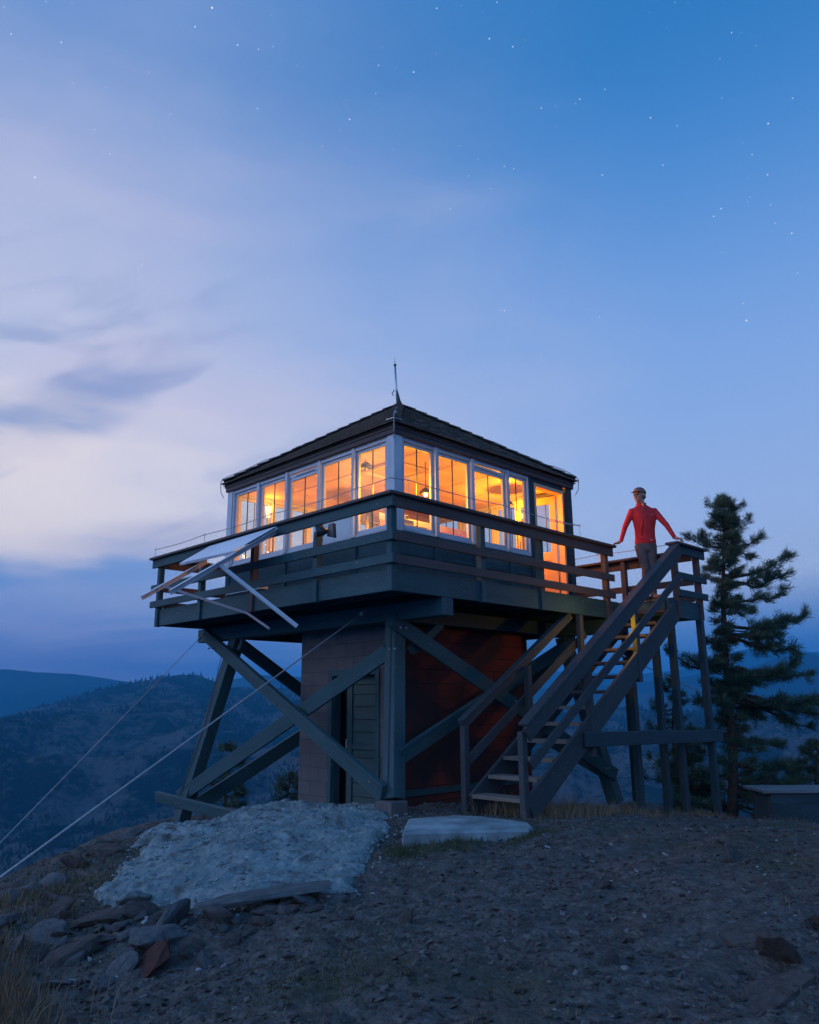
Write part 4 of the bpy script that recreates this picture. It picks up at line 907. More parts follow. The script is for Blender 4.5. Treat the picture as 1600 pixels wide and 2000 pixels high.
# ================================================================== person on the stair head
def person():
    p = thing('person', 'person in red jacket and brown cap leaning on both rails, looking left', 'person', (4.46, -1.28, ZD))
    SKIN = plain('skin', (.36, .17, .11), .5, .08, 20, .05); RED = plain('red_fleece', (.50, .016, .018), .85, .18, 9, .25)
    TRO = plain('brown_trousers', (.085, .062, .060), .85, .2, 9, .25); CAPM = plain('brown_striped_cap', (.16, .075, .065), .8, .2, 14, .2); BOOT = plain('brown_boot', (.16, .10, .07), .7, .2, 12, .2); SOLE = plain('black_sole', (.02, .02, .022), .8, .1, 8, .1); HAIR = plain('dark_hair', (.05, .03, .022), .7, .3, 40, .3)
    R = Vector((.71, -.704, 0)); F = Vector((-.704, -.71, 0)); Z = Vector((0, 0, 1))
    def c(z):
        k = [(3.9, 4.45, -1.27), (4.40, 4.463, -1.263), (4.62, 4.468, -1.262), (4.89, 4.47, -1.27), (5.04, 4.458, -1.258), (5.12, 4.447, -1.247)]
        for a, b_ in zip(k, k[1:]):
            if z <= b_[0]: t = (z-a[0])/(b_[0]-a[0]); return Vector((a[1]+(b_[1]-a[1])*t, a[2]+(b_[2]-a[2])*t, z))
        return Vector((k[-1][1], k[-1][2], z))
    rings = lambda L_: [(c(z)+F*f, R*w, F*d) for z, w, d, f in L_]
    shL, elL, wrL = Vector((4.338, -1.133, 4.985)), Vector((4.240, -1.040, 4.725)), Vector((4.170, -.985, 4.475))
    shR, elR, wrR = Vector((4.594, -1.392, 4.985)), Vector((4.585, -1.590, 4.725)), Vector((4.535, -1.745, 4.470))
    hL, kL, aL = Vector((4.395, -1.195, 4.40)), Vector((4.345, -1.295, 4.00)), Vector((4.425, -1.215, 3.62))
    hR, kR, aR = Vector((4.53, -1.325, 4.40)), Vector((4.462, -1.352, 3.99)), Vector((4.475, -1.33, 3.62))
    # jacket
    j = MB(); j.loft(rings([(4.43, .168, .120, 0), (4.45, .176, .126, 0), (4.55, .166, .120, 0), (4.68, .166, .118, .004), (4.82, .192, .126, .008), (4.91, .205, .128, .006), (4.975, .200, .112, 0), (5.025, .176, .096, -.004), (5.06, .126, .084, -.004), (5.085, .086, .074, 0), (5.115, .072, .070, .004)]))
    for s_, e_, w_ in ((shL, elL, wrL), (shR, elR, wrR)):
        m1 = s_.lerp(e_, .5); m2 = e_.lerp(w_, .45); j.tube([s_+(c(4.95)-s_)*.35, s_, m1, e_, m2, w_], [.075, .066, .053, .045, .039, .033], 14); j.ball(s_.lerp(c(5.0), .12), (.062, .062, .056))
    # folds across the chest and belly
    j.tube([c(4.86)+F*.12-R*.05, c(4.72)+F*.128-R*.085, c(4.56)+F*.118-R*.10], [.012, .018, .010], 8); j.tube([c(4.84)+F*.125+R*.0, c(4.66)+F*.122-R*.02, c(4.52)+F*.115-R*.03], [.010, .016, .008], 8)
    j.tube([c(4.50)+F*.11-R*.12, c(4.475)+F*.122, c(4.49)+F*.11+R*.12], [.010, .013, .010], 8)
    jk = j.build('jacket', RED, p, remesh=.009, smooth=True)
    b = MB(); b.beam(c(5.06)+F*.096, c(4.84)+F*.137, .010, .008, F); b.build('zip', DMETAL, jk)
    b = MB(); b.quadbox([c(5.118)+F*.078-R*.018, c(5.125)+F*.080+R*.030, c(5.125)+F*.05+R*.03, c(5.125)+F*.05-R*.03]+[c(5.125)+F*.080-R*.030]*0+[c(5.035)+F*.105-R*.002, c(5.035)+F*.105+R*.002, c(5.035)+F*.06+R*.002, c(5.035)+F*.06-R*.002], lambda p_, f_: (0, 0)); b.build('neck_opening', SKIN, jk)
    b = MB(); b.tube([c(5.112)+R*math.cos(t)*.070+F*(math.sin(t)*.070) for t in [math.pi*2*k/16 for k in range(16)]], .013, 8, True); b.build('collar', plain('dark_red_collar', (.28, .018, .022), .85, .15, 9, .2), jk, smooth=True)
    b = MB(); b.beam(c(4.90)+F*.128+R*.085, c(4.90)+F*.122+R*.12, .004, .006, Z); b.beam(c(4.475)+F*.130+R*.05, c(4.475)+F*.128+R*.075, .004, .012, Z); b.build('label_patch', plain('pale_patch', (.6, .5, .5), .7, .05, 4, 0), jk)
    # trousers
    t = MB(); t.loft(rings([(4.30, .155, .105, 0), (4.36, .166, .116, 0), (4.42, .164, .116, 0), (4.47, .158, .110, 0), (4.49, .150, .105, 0)]))
    for h, k, a in ((hL, kL, aL), (hR, kR, aR)):
        t.tube([h+Vector((0, 0, .02)), h.lerp(k, .35), h.lerp(k, .75), k, k.lerp(a, .35), k.lerp(a, .8), a+Vector((0, 0, .0))], [.090, .086, .070, .064, .060, .052, .054], 14)
    t.build('trousers', TRO, p, remesh=.010, smooth=True)
    # boots
    for a, nm in ((aL, 0), (aR, 1)):
        f = (F*.9+R*(-.1 if nm == 0 else .25)).normalized(); s_ = f.cross(Z)
        b = MB(); g0 = Vector((a.x, a.y, ZD+.03))
        b.tube([a+Vector((0, 0, .02)), g0+Vector((0, 0, .05))], [.052, .050], 12); b.ball(g0+f*-.03+Z*.02, (.052, .058, .045), (s_, f, Z)); b.ball(g0+f*.06+Z*.012, (.048, .10, .045), (s_, f, Z)); b.ball(g0+f*.13+Z*.008, (.045, .06, .036), (s_, f, Z))
        bo = b.build('boot', BOOT, p, remesh=.010, smooth=True)
        b = MB(); pts = [(-.085, -.03), (-.085, .03), (-.02, .045), (.10, .05), (.18, .035), (.2, 0), (.18, -.035), (.10, -.05), (-.02, -.045)]
        b.prism([tuple((g0+f*u+s_*v)[:2]) for u, v in pts], ZD+.001, ZD+.028); b.build('sole', SOLE, bo)
    # body : head, neck, hands, with the limbs running through the clothes
    Lk = Vector((-.985, .10, 0)).normalized(); Sd = Lk.cross(Z); H = Vector((4.436, -1.236, 5.254)); Zo = Z; Lk = Lk*1.12; Sd = Sd*1.12; Z = Z*1.08
    b = MB()
    b.ball(H+Lk*-.012+Z*.028, (.077, .098, .090), (Sd, Lk, Z), 20, 14)      # skull
    b.ball(H+Lk*.022-Z*.035, (.062, .072, .080), (Sd, Lk, Z), 18, 12)       # face
    b.ball(H+Lk*.058-Z*.088, (.034, .030, .026), (Sd, Lk, Z), 12, 8)       # chin
    b.tube([H+Lk*.02-Z*.085+Sd*.045, H+Lk*.058-Z*.092, H+Lk*.02-Z*.085-Sd*.045], [.020, .022, .020], 10)
    b.tube([H+Lk*.086+Z*.012, H+Lk*.104-Z*.014, H+Lk*.112-Z*.032], [.009, .012, .014], 10); b.ball(H+Lk*.098-Z*.036, (.017, .014, .009), (Sd, Lk, Z), 10, 6)   # nose
    b.tube([H+Lk*.084+Z*.024+Sd*.042, H+Lk*.092+Z*.026, H+Lk*.084+Z*.024-Sd*.042], [.010, .011, .010], 8)   # brow
    b.tube([H+Lk*.086-Z*.058+Sd*.020, H+Lk*.094-Z*.057, H+Lk*.086-Z*.058-Sd*.020], [.005, .008, .005], 8); b.tube([H+Lk*.084-Z*.067+Sd*.018, H+Lk*.090-Z*.068, H+Lk*.084-Z*.067-Sd*.018], [.005, .008, .005], 8)
    for s_ in (1, -1): b.ball(H+Sd*s_*.077-Lk*.008-Z*.012, (.010, .020, .030), (Sd, Lk, Z), 10, 8); b.ball(H+Sd*s_*.04+Lk*.062-Z*.022, (.020, .018, .018), (Sd, Lk, Z), 10, 8)
    Z = Zo
    b.tube([H-Z*.06-Lk*.02, c(5.12), c(5.05), c(4.9)], [.056, .060, .066, .10], 14)
    b.loft(rings([(4.40, .12, .08, 0), (4.62, .12, .08, 0), (4.9, .14, .085, 0), (4.99, .12, .07, 0), (5.05, .06, .055, 0)]))
    for s_, e_, w_ in ((shL, elL, wrL), (shR, elR, wrR)): b.tube([c(4.93), s_, e_, e_.lerp(w_, .5), w_], [.06, .045, .034, .030, .024], 10)
    for h, k, a in ((hL, kL, aL), (hR, kR, aR)): b.tube([c(4.45), h, k, k.lerp(a, .4), a], [.08, .065, .042, .040, .032], 10)
    def hand(w, d, down, thumb):
        d = Vector(d).normalized(); s_ = d.cross(Z).normalized(); nz_ = Z
        pc = w+d*.035+Vector((0, 0, -.010-.0)); base = w+d*.075+Vector((0, 0, -.018))
        b.tube([w, w+d*.03-Z*.006, w+d*.06-Z*.014], [.024, .026, .026], 10); b.ball(w+d*.052-Z*.016, (.040, .046, .016), (s_, d, Z), 12, 8)
        for i, (o_, ln) in enumerate(((-.031, .066), (-.0105, .078), (.0105, .073), (.030, .058))):
            r0 = w+d*.082+s_*o_-Z*.018; r1 = r0+d*ln*.42-Z*.006; r2 = r1+d*ln*.30*(1-down)-Z*(.012+.02*down); r3 = r2+d*ln*.12*(1-down)-Z*(.014+.018*down)
            b.tube([r0-d*.02, r0, r1, r2, r3], [.0095, .0098, .0092, .0085, .0070], 8)
        t0 = w+d*.025+s_*thumb*.032-Z*.014; b.tube([t0, t0+d*.030+s_*thumb*.022-Z*.004, t0+d*.055+s_*thumb*.026-Z*.012], [.012, .0105, .008], 8)
    hand(wrL, (-.35, .9, 0), .8, 1); hand(wrR, (-.15, -.98, 0), .7, -1)
    body = b.build('body', SKIN, None, remesh=.0055, smooth=True); body.name = 'body'; body.parent = p; body.matrix_parent_inverse = Matrix.Translation(-p.location)
    Z = Zo*1.08
    b = MB()
    for s_ in (1, -1): b.ball(H+Sd*s_*.030+Lk*.084+Z*.004, (.014, .010, .009), (Sd, Lk, Z), 10, 6)
    b.build('eye', plain('dark_eye', (.03, .022, .02), .3, .1, 10, 0), body)
    b = MB(); b.ball(H-Lk*.026-Z*.010, (.080, .080, .060), (Sd, Lk, Z), 16, 10); b.build('hair', HAIR, p, smooth=True)
    # cap with peak and stripe
    b = MB(); 
    rr = [(z_, w_, d_) for z_, w_, d_ in ((.030, .086, .106), (.055, .086, .106), (.085, .080, .099), (.110, .064, .080), (.128, .038, .050), (.135, .006, .008))]
    b.loft([(H+Lk*-.010+Z*z_, Sd*w_, Lk*d_) for z_, w_, d_ in rr]); cap = b.build('cap', CAPM, p, smooth=True)
    b = MB(); pts = []
    for k in range(9): t_ = math.pi*(k/8)-0; pts.append((math.cos(t_)*.072, .075+math.sin(t_)*.072))
    v = [(H+Sd*x_+Lk*y_+Z*(.047-.15*(y_-.075))) for x_, y_ in pts]; m0 = len(b.v); b.v += [tuple(q_) for q_ in v]+[tuple(q_+Z*.006) for q_ in v]; n = 9
    b.f.append(tuple(m0+i for i in range(n))); b.u.append([(0, 0)]*n); b.f.append(tuple(m0+n+i for i in reversed(range(n)))); b.u.append([(0, 0)]*n)
    for i in range(n): k2 = (i+1) % n; b.f.append((m0+i, m0+n+i, m0+n+k2, m0+k2)); b.u.append([(0, 0)]*4)
    b.build('peak', plain('dark_peak', (.05, .035, .035), .8, .1, 9, .1), cap)
    b = MB(); b.tube([H+Lk*(-.010+.1045*math.sin(t_))+Sd*.0845*math.cos(t_)+Z*.064 for t_ in [2*math.pi*k/28 for k in range(28)]], .0045, 6, True); b.build('stripe', plain('pale_stripe', (.4, .24, .2), .8, .1, 9, 0), cap)
person()

# ================================================================== trees
BARK = plain('pine_bark', (.055, .040, .032), .95, .35, 12, .6, spec=.1)
def leafmat(name, a, b_):
    m, t, p, o = newmat(name); ob = coords(t)
    n = tnoise(t, ob, 5, 4); t.links.new(tmix(t, tramp(t, n, [(.35, (0, 0, 0)), (.65, (1, 1, 1))]), a, b_), p.inputs['Base Color']); setin(p, Roughness=.7, Specular_IOR_Level=.2); return m
NEED = leafmat('pine_needles', (.024, .066, .052), (.070, .120, .072))
def needles(cent, dirs, n_each, ln, wd, spread, R_):
    """fans of needle triangles; cent, dirs : (m,3)"""
    m = len(cent); c = np.repeat(cent, n_each, 0); d = np.repeat(dirs, n_each, 0)+R_.normal(0, spread, (m*n_each, 3)); d /= np.linalg.norm(d, axis=1, keepdims=True)
    c = c+R_.normal(0, .030, c.shape)
    sd_ = np.cross(d, R_.normal(0, 1, d.shape)); sd_ /= np.linalg.norm(sd_, axis=1, keepdims=True)+1e-9
    L_ = (ln*R_.uniform(.6, 1.15, (len(c), 1))); v = np.stack([c-sd_*wd/2, c+sd_*wd/2, c+d*L_], 1).reshape(-1, 3)
    return v, np.arange(len(v)).reshape(-1, 3)
def pine(label, base, top, branches, seed, tuft=(13, .13, .013), twig=1.0, group=None, trunk=.13, fill=30, fill_len=.6, wind=.25, density=1.):
    R_ = np.random.default_rng(seed); rr = random.Random(seed)
    base = Vector(base); top = Vector(top); t = thing('pine_tree', label, 'tree', base, group); H = top.z-base.z
    bend = [base.lerp(top, k/10)+RG*(.05*math.sin(k*.8))+FW*(.04*math.cos(k*.7)) for k in range(11)]; bend[-1] = top
    b = MB(); b.tube([bend[0]-Vector((0, 0, .4))]+bend, [trunk*1.25]+[trunk*(1-.93*k/10)+.006 for k in range(11)], 10)
    def at(h):
        k = max(0, min(9.999, h*10)); i = int(k); return bend[i].lerp(bend[i+1], k-i)
    cs, ds = [], []
    def branch(h, vec, rise, rad):
        p0 = at(h); vec = Vector(vec); L_ = vec.length; P = []
        n = 7
        for k in range(n+1):
            f = k/n; P.append(p0+vec*f+Vector((0, 0, rise*f**1.6-.12*L_*math.sin(f*math.pi)*.6))+Vector((rr.gauss(0, .02), rr.gauss(0, .02), rr.gauss(0, .02)))*L_)
        b.tube(P, [rad*(1-.85*k/n)+.003 for k in range(n+1)], 6)
        nt_ = max(4, int(L_*15*twig*density))
        for k in range(nt_):
            f = rr.uniform(.22, 1.0)**.8; i = min(n-1, int(f*n)); q0 = P[i].lerp(P[i+1], f*n-i); dm = (P[i+1]-P[i]).normalized()
            sidev = Vector((rr.gauss(0, 1), rr.gauss(0, 1), rr.gauss(0.15, .35))).normalized(); tl = rr.uniform(.08, .24)*min(1.3, .5+L_*.5)*(1.15-f*.5)
            td = (dm*.8+sidev*.9+RG*wind).normalized(); e = q0+td*tl; b.tube([q0, e], [.005, .003], 3)
            for g_ in (.45, .75, 1.0): cs.append(q0.lerp(e, g_)); ds.append(td*.8+Vector((0, 0, .18)))
    for h, side_, dep, rise, rad in branches: branch(h, RG*side_+FW*dep, rise, rad)
    for k in range(fill):
        h = rr.uniform(.10, .97); ln = fill_len*rr.uniform(.35, 1.)*(1.05-h*.75); a = rr.uniform(0, 2*math.pi)
        branch(h, RG*(math.cos(a)*ln+wind*ln*.5)+FW*math.sin(a)*ln, rr.uniform(-.1, .25)*ln, .012)
    b.build('trunk', BARK, t, smooth=True)
    v, f = needles(np.array([tuple(x) for x in cs]), np.array([tuple(x) for x in ds]), tuft[0], tuft[1], tuft[2], .42, R_)
    np_mesh('crown', v, f, NEED, smooth=False, parent=t)
PB = [(1000, 35, 985), (1030, 45, 1008), (1035, -25, 1020), (1065, -62, 1050), (1070, 62, 1052), (1062, 52, 1082), (1120, 132, 1078), (1132, 128, 1118), (1110, -28, 1095), (1165, 112, 1150), (1140, 90, 1100), (1175, 60, 1182), (1212, 146, 1194), (1222, 120, 1208),
      (1232, 142, 1262), (1225, 90, 1235), (1250, -40, 1235), (1292, -108, 1254), (1282, -62, 1268), (1290, 165, 1306), (1296, 120, 1288), (1300, 60, 1300), (1335, 195, 1346), (1342, 152, 1392), (1340, 170, 1372), (1335, -72, 1352), (1350, 90, 1342), (1405, 95, 1422), (1400, -72, 1400), (1452, 112, 1450),
      (1482, 142, 1476), (1472, -84, 1470), (1500, 120, 1510), (1522, 112, 1532), (1522, -96, 1522), (1550, 70, 1560), (1545, -70, 1555)]
tt, tbz = 5.80, -.55; pr = random.Random(5)
branches = []
for y, dx_, yt in PB:
    h = ((tt-(y-972)/97.)-tbz)/(tt-tbz); branches.append((h, dx_/97., pr.uniform(-.25, .25)*abs(dx_)/97., (y-yt)/97., .012+.00016*abs(dx_)))
    if y < 1120: branches.append((h+.02, -dx_/97.*.45-.12, pr.choice((-1, 1))*.2, .1, .012))
    if y > 1200: branches.append((h-.01, dx_/97.*.6, pr.choice((-1, 1))*pr.uniform(.4, .9)*abs(dx_)/97., (y-yt)/97.*.6, .014))
for k in range(26): branches.append((pr.uniform(.80, .995), pr.uniform(-.16, .26), pr.uniform(-.22, .22), pr.uniform(.04, .16), .008))
for k in range(40): branches.append((pr.uniform(.25, .85), pr.uniform(-.34, .42), pr.uniform(-.4, .4), pr.uniform(.0, .12), .008))
pine('tall wind-swept pine with long limbs reaching right behind the landing stilts', (7.50, -.85, tbz), (7.66, -1.24, tt), branches, 11, fill=95, fill_len=.5, trunk=.10, tuft=(14, .13, .012), density=1.3, wind=.45)
def bushy(seed, H, wmax, n):
    r_ = random.Random(seed); L_ = []
    for k in range(n):
        h = .08+.88*k/n; ln = wmax*(1-h)**.75*r_.uniform(.7, 1.1)+.08; a = r_.uniform(0, 6.28); L_.append((h, math.cos(a)*ln, math.sin(a)*ln, ln*r_.uniform(0, .3), .014))
    return L_
pine('small spindly pine between the staircase and the tall pine', (8.6, .75, -1.0), (8.9, .75, 2.55), bushy(3, 3, 1.0, 34), 21, fill=10, trunk=.06)
pine('low bushy pine crowding the foot of the tall pine', (8.6, -1.9, -1.1), (8.75, -2.05, 1.25), bushy(4, 2, 1.35, 42), 22, fill=14, trunk=.06)
pine('squat young pine between the two slender rear stilts', (7.9, .1, -.9), (7.95, .1, 1.15), bushy(6, 2, 1.05, 36), 24, fill=12, trunk=.05)
pine('small dark pine below the crossed braces on the left', (1.9, 6.9, -1.6), (1.95, 7.0, 1.22), bushy(5, 2.8, .8, 36), 23, fill=10, trunk=.06)
pine('lower young pine left of the block building', (2.4, 5.6, -1.2), (2.45, 5.65, .62), bushy(8, 1.8, .75, 26), 25, fill=8, trunk=.05)

# ================================================================== stones, gravel, grass
import bmesh
def rockmesh(seed, flat=.6, n=22):
    r_ = random.Random(seed); bm = bmesh.new()
    for _ in range(n):
        v = Vector((r_.gauss(0, 1), r_.gauss(0, 1), r_.gauss(0, 1))).normalized()*r_.uniform(.75, 1.05); v.x *= 1.25; v.z *= flat; bm.verts.new(v)
    res = bmesh.ops.convex_hull(bm, input=bm.verts); 
    bmesh.ops.delete(bm, geom=[g_ for g_ in res['geom_interior'] if isinstance(g_, bmesh.types.BMVert)], context='VERTS')
    bmesh.ops.bevel(bm, geom=bm.edges[:], offset=.05, segments=2, affect='EDGES', profile=.6)
    bmesh.ops.subdivide_edges(bm, edges=[e for e in bm.edges if e.calc_length() > .35], cuts=2, use_grid_fill=True)
    for v in bm.verts: 
        n_ = mnoise.fractal(v.co*2.2+Vector((seed, 0, 0)), .8, 2, 4); v.co += v.co.normalized()*n_*.07
    me = bpy.data.meshes.new('rock'); bm.to_mesh(me); bm.free(); return me
RM = []
for i in range(9):
    me = rockmesh(100+i, (.45, .6, .75)[i % 3]); me.materials.append((GREYR, DARKR, GREYR, DARKR, GREYR, DARKR, GREYR, GREYR, DARKR)[i]); RM.append(me)
redm = rockmesh(140, .5); redm.materials.append(REDR); palem = rockmesh(141, .5); palem.materials.append(PALER)
def rock(me, x, y, s, label, group=None, rot=None, sink=.3, zs=1.):
    o = bpy.data.objects.new('rock', me); COL.objects.link(o); o.location = (x, y, gh(x, y)+s*(.5-sink)*zs*.8); o.scale = (s, s*random.uniform(.65, 1), s*zs*random.uniform(.7, 1.1))
    o.rotation_euler = rot or (random.gauss(0, .35), random.gauss(0, .35), random.uniform(0, 6.3)); tag(o, label, 'rock', group); return o
random.seed(21)
# big stones of the pile under the outcrop edge
PILE = [(-4.49, -1.01, .20), (-4.1, -1.0, .24), (-4.11, -1.87, .22), (-3.71, -.75, .2), (-3.68, -1.95, .2), (-3.3, -2.1, .16), (-4.46, -2.0, .17), (-4.28, -2.17, .16), (-4.6, -1.52, .24), (-2.97, -2.1, .14), (-4.3, -.6, .18), (-4.62, -.5, .19), (-4.3, -1.45, .26), (-3.9, -1.6, .25),
        (-4.0, -2.2, .12), (-4.75, -1.9, .14), (-4.75, -1.1, .15), (-3.5, -2.25, .11), (-4.2, -.2, .14), (-3.85, -1.2, .18), (-4.6, -2.2, .10), (-3.1, -2.4, .09), (-4.9, -1.4, .13), (-3.75, -2.35, .09)]
for i, (x, y, s) in enumerate(PILE):
    if i == 7: rock(redm, x, y, s*1.2, 'rust-red flat stone lying at the lower end of the stone pile'); continue
    if i == 3: rock(palem, x, y, s, 'pale lump of rock broken off the outcrop edge above the stone pile'); continue
    rock(RM[i % 9], x+random.uniform(-.05, .05), y+random.uniform(-.05, .05), s*.92, zs=.62, rot=(random.gauss(0, .4), random.gauss(.1, .4), random.uniform(0, 6.3)), label='angular grey stone in the loose pile below the pale outcrop', group='angular stones piled below the outcrop')
for k in range(70):
    a = random.random(); x = -4.75+a*1.9+random.gauss(0, .16); y = -1.0-a*1.25+random.gauss(0, .35)
    rock(RM[random.randrange(9)], x, y, random.uniform(.03, .10), 'angular grey stone in the loose pile below the pale outcrop', 'angular stones piled below the outcrop')
o = bpy.data.objects.new('rock', rockmesh(150, .3)); o.data.materials.append(GREYR); COL.objects.link(o); o.location = (-3.25, -1.98, gh(-3.25, -1.98)+.10); o.scale = (.55, .16, .16); o.rotation_euler = (.1, -.05, -.25); tag(o, 'long flat grey stone slab sticking out under the outcrop front edge', 'rock')
for x, y, s in ((-4.08, .63, .2), (-3.34, 1.41, .17), (-2.91, 1.77, .15), (-3.0, 1.45, .2), (-2.3, 2.3, .14), (-3.75, .95, .22), (-2.5, 2.0, .14), (-4.35, .2, .13), (-1.55, 2.9, .13), (-1.15, 3.5, .16)):
    rock(RM[random.randrange(9)], x, y, s, 'dark rough stone along the crest left of the outcrop', 'dark stones along the left crest')
rock(RM[1], -.75, 3.95, .17, 'brown pointed stone at the foot of the far left tower leg', rot=(.3, .8, .4))
rock(RM[4], 4.35, -.95, .26, 'rounded pointed boulder at the foot of the right tower leg', rot=(.2, .1, 1.2), sink=.35)
rock(RM[7], 5.0, -.35, .2, 'dark boulder beside the slender rear stilts', sink=.4)
for (x, y, s, zs, lb) in ((.2, -4.2, .20, .5, 'low grey stone half buried right of centre below the landing'), (-1.83, -5.07, .30, .35, 'broad flat stone half buried in the lower right ground'), (-2.05, -5.45, .24, .35, 'flat stone beside the broad one at lower right'), (-1.44, -5.5, .22, .4, 'grey stone near the right edge of the ground'),
                      (-2.69, -5.65, .26, .35, 'wide flat stone at the bottom right corner'), (-1.43, -3.84, .085, .8, 'small dark blocky stone in the middle of the bare ground'), (-2.76, -4.73, .08, .7, 'small dark stone low in the middle foreground'), (-.86, -4.98, .09, .8, 'small upright pale stone near the right side of the ground'),
                      (-3.74, -3.82, .05, .7, 'small stone at the bottom left of centre'), (-.2, -3.9, .10, .6, 'small grey stone right of the slab beyond the blocky one'), (.75, -3.9, .16, .45, 'low outcropping stone near the right crest'), (2.6, -3.4, .2, .35, 'flat stone on the crest below the pine')):
    rock(RM[random.choice((1, 3, 5, 8))], x, y, s, lb, sink=.46, zs=zs)
# gravel : one mass
def scatter(name, n, area, smin, smax, pw, mats, seed, label, cat):
    R_ = np.random.default_rng(seed); vs, fs, off = [], [], 0
    X, Y = area(R_, n); n = len(X); Zg = ground_h(X, Y); sz = smin+(smax-smin)*R_.random(n)**pw
    base = []
    for k in range(5):
        bm = bmesh.new(); rr = random.Random(seed*10+k)
        for _ in range(9):
            v = Vector((rr.gauss(0, 1), rr.gauss(0, 1), rr.gauss(0, 1))).normalized(); v.x *= rr.uniform(.9, 1.5); v.z *= .6; bm.verts.new(v)
        r_ = bmesh.ops.convex_hull(bm, input=bm.verts); bm.verts.ensure_lookup_table(); bmesh.ops.triangulate(bm, faces=bm.faces[:]); bm.verts.index_update()
        base.append((np.array([tuple(v.co) for v in bm.verts]), np.array([[v.index for v in f.verts] for f in bm.faces]))); bm.free()
    for k in range(5):
        idx = np.arange(k, n, 5); bv, bf = base[k]; a = R_.random(len(idx))*6.28; ca, sa = np.cos(a), np.sin(a); s = sz[idx]
        tl = R_.normal(0, .3, len(idx)); px = bv[None, :, 0]; py = bv[None, :, 1]; pz = bv[None, :, 2]+px*tl[:, None]
        v = np.stack([(px*ca[:, None]-py*sa[:, None])*s[:, None]+X[idx][:, None], (px*sa[:, None]+py*ca[:, None])*s[:, None]+Y[idx][:, None], pz*s[:, None]+Zg[idx][:, None]+s[:, None]*.15], -1).reshape(-1, 3)
        f = (bf[None]+(np.arange(len(idx))*len(bv))[:, None, None]).reshape(-1, 3)+off; vs.append(v); fs.append(f); off += len(v)
    return tag(np_mesh(name, np.concatenate(vs), np.concatenate(fs), mats, smooth=False), label, cat, kind='stuff')
def gravelmat():
    m, t, p, o = newmat('loose_gravel'); g_ = t.nodes.new('ShaderNodeNewGeometry')
    c = tramp(t, g_.outputs['Random Per Island'], [(0, (.030, .027, .026)), (.5, (.070, .063, .060)), (.92, (.095, .09, .088)), (.985, (.15, .155, .16)), (1, (.30, .32, .34))])
    t.links.new(c, p.inputs['Base Color']); setin(p, Roughness=.9, Specular_IOR_Level=.15); return m
def fan(R_, n):
    d = 3.2+9.5*R_.random(n)**1.1; a = R_.uniform(-.62, .60, n); X = CAM.x+d*(np.cos(a)*FW.x+np.sin(a)*RG.x); Y = CAM.y+d*(np.cos(a)*FW.y+np.sin(a)*RG.y)
    k = (vnoise(X*1.3, Y*1.3, 88)+R_.random(n) > .25) & ~((X > .4) & (Y > .4)); return X[k], Y[k]
scatter('gravel', 60000, fan, .003, .030, 6.0, gravelmat(), 5, 'loose gravel and stone chips spread over the bare ground', 'gravel')
def onout(R_, n):
    X = R_.uniform(-4.1, .1, n); Y = R_.uniform(-2.2, 2.6, n); k = seg_dist(X, Y, OUT) < .10+.35*R_.random(n)**2; return X[k], Y[k]
def pgmat():
    m, t, p, o = newmat('pale_rock_chips'); g_ = t.nodes.new('ShaderNodeNewGeometry')
    c = tramp(t, g_.outputs['Random Per Island'], [(0, (.09, .13, .14)), (.6, (.18, .24, .26)), (.98, (.22, .28, .30)), (1, (.40, .44, .46))]); t.links.new(c, p.inputs['Base Color']); setin(p, Roughness=.9); return m
_gh = ground_h
ground_h = lambda x, y, micro=True: np.maximum(out_h(x, y), _gh(x, y))
scatter('rock_chips', 5000, onout, .004, .030, 4.0, pgmat(), 6, 'pale stone chips lying on the pale outcrop', 'stone chips')
ground_h = _gh
# dry grass : one mass
def grass(name, spots, mat, label, seed, cat='grass'):
    R_ = np.random.default_rng(seed); V = []
    for (x, y, rx, ry, n, h) in spots:
        X = x+R_.normal(0, rx, n); Y = y+R_.normal(0, ry, n); Zg = ground_h(X, Y)-.01; hh = h*R_.uniform(.4, 1.25, n); a = R_.random(n)*6.28; ln = R_.normal(.0, .35, n)*hh; ln2 = R_.normal(.05, .3, n)*hh; w = R_.uniform(.0018, .0042, n)
        p0 = np.stack([X-np.cos(a)*w, Y-np.sin(a)*w, Zg], 1); p1 = np.stack([X+np.cos(a)*w, Y+np.sin(a)*w, Zg], 1)
        m0 = np.stack([X+ln*.35-np.cos(a)*w*.8, Y+ln2*.35-np.sin(a)*w*.8, Zg+hh*.62], 1); m1 = m0+np.stack([np.cos(a)*w*1.6, np.sin(a)*w*1.6, 0*w], 1); tp = np.stack([X+ln, Y+ln2, Zg+hh], 1)
        V.append(np.stack([p0, p1, m1, p0, m1, m0, m0, m1, tp], 1).reshape(-1, 3))
    v = np.concatenate(V); return tag(np_mesh(name, v, np.arange(len(v)).reshape(-1, 3), mat, smooth=False), label, cat, kind='stuff')
DRY = leafmat('dry_grass_blades', (.13, .085, .050), (.20, .15, .095)); GRN = leafmat('green_grass_blades', (.040, .055, .022), (.075, .085, .040))
rs_ = random.Random(9); sp = [(.95, -1.25, .28, .22, 500, .20), (1.4, -1.2, .35, .25, 400, .25), (1.2, -2.0, .4, .18, 300, .16), (2.0, -2.1, .5, .2, 260, .10), (3.0, -1.6, .6, .4, 300, .11), (-5.15, -1.9, .14, .30, 700, .17), (-5.0, -1.2, .16, .30, 500, .17), (-5.3, -2.5, .18, .25, 600, .17), (-4.7, -.3, .3, .4, 500, .12), (-4.0, .5, .4, .4, 500, .09), (4.9, -2.2, .35, .5, 320, .10), (4.9, -1.0, .3, .6, 320, .12), (4.4, -3.4, .5, .4, 200, .07), (4.2, -1.9, .5, .25, 240, .09)]
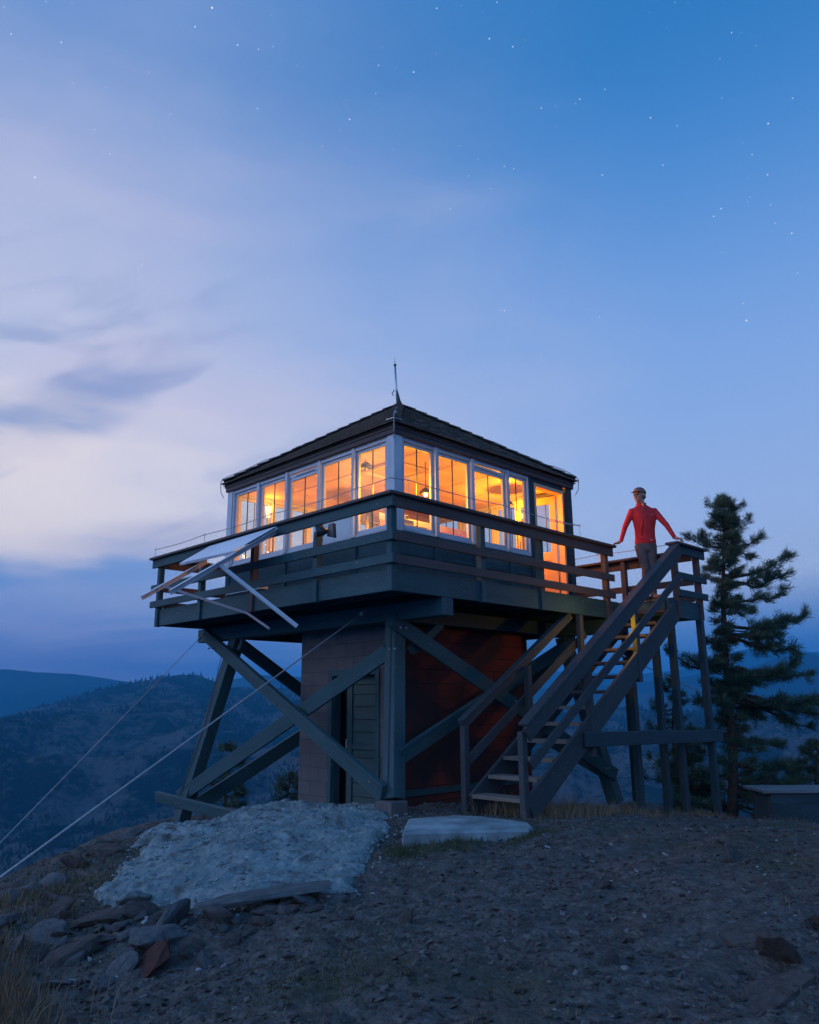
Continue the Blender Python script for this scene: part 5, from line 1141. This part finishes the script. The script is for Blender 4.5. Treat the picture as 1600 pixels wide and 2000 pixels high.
for k in range(90):
    d = rs_.uniform(3.6, 11); a = rs_.uniform(-.5, .56); x = CAM.x+d*(math.cos(a)*FW.x+math.sin(a)*RG.x); y = CAM.y+d*(math.cos(a)*FW.y+math.sin(a)*RG.y)
    if x > .3 and y > .3: continue
    sp.append((x, y, .10, .10, 16, .045))
grass('dry_grass', sp, DRY, 'dry brown grass around the stair foot and along the left slope', 31)
grass('green_grass', [(-1.5, -1.75, .14, .12, 700, .07), (-.9, -2.0, .25, .10, 800, .07), (-.4, -2.4, .2, .06, 400, .06), (-4.1, .1, .6, .5, 1500, .06), (-3.4, 1.0, .5, .4, 900, .06), (-4.0, -3.6, .3, .3, 700, .04), (-3.4, -3.2, .3, .2, 500, .04)], GRN, 'low green grass at the slab edge and on the left shoulder', 32)
# ================================================================== table beyond the crest
t = thing('picnic_table', 'low wooden table with pale top and dark sides beyond the crest at right', 'table', (6.4, -2.6, -.1))
P0 = Vector((5.9, -2.15, .545)); b = MB()
for k in range(5): b.beam(P0+FW*(.07+k*.16), P0+FW*(.07+k*.16)+RG*2.4, .152, .045)
b.build('table_top', timber('grey_weathered_plank', (.09, .10, .11), (.14, .15, .16)), t, bevel=.004)
b = MB(); b.beam(P0+FW*.06+RG*.12-Vector((0, 0, .10)), P0+FW*.06+RG*2.3-Vector((0, 0, .10)), .04, .14); b.beam(P0+FW*.06+RG*.12-Vector((0, 0, .42)), P0+FW*.06+RG*2.3-Vector((0, 0, .42)), .03, .48); b.beam(P0+FW*.1+RG*.14-Vector((0, 0, .38)), P0+FW*.7+RG*.14-Vector((0, 0, .38)), .04, .6); b.build('side_board', G2, t)
for a, c in ((.16, .1), (.16, .7), (2.24, .1), (2.24, .7)):
    b = MB(); q0 = P0+RG*a+FW*c; b.beam((q0.x, q0.y, -.9), (q0.x, q0.y, .50), .08, .08); b.build('leg', BR, t)

# ================================================================== haze
b = MB(); b.wall(-7000, 7000, -7000, 7000, -900, 360)
hz = bpy.data.meshes.new('haze'); hz.from_pydata(b.v, [], b.f); ho = bpy.data.objects.new('haze', hz); COL.objects.link(ho); tag(ho, kind='stuff')
hm = bpy.data.materials.new('haze'); hm.use_nodes = True; t_ = hm.node_tree; t_.nodes.clear(); o_ = t_.nodes.new('ShaderNodeOutputMaterial'); v_ = t_.nodes.new('ShaderNodeVolumePrincipled'); t_.links.new(v_.outputs[0], o_.inputs['Volume'])
v_.inputs['Density'].default_value = .00030; v_.inputs['Color'].default_value = (.06, .50, 1., 1); v_.inputs['Anisotropy'].default_value = .2
hz.materials.append(hm)
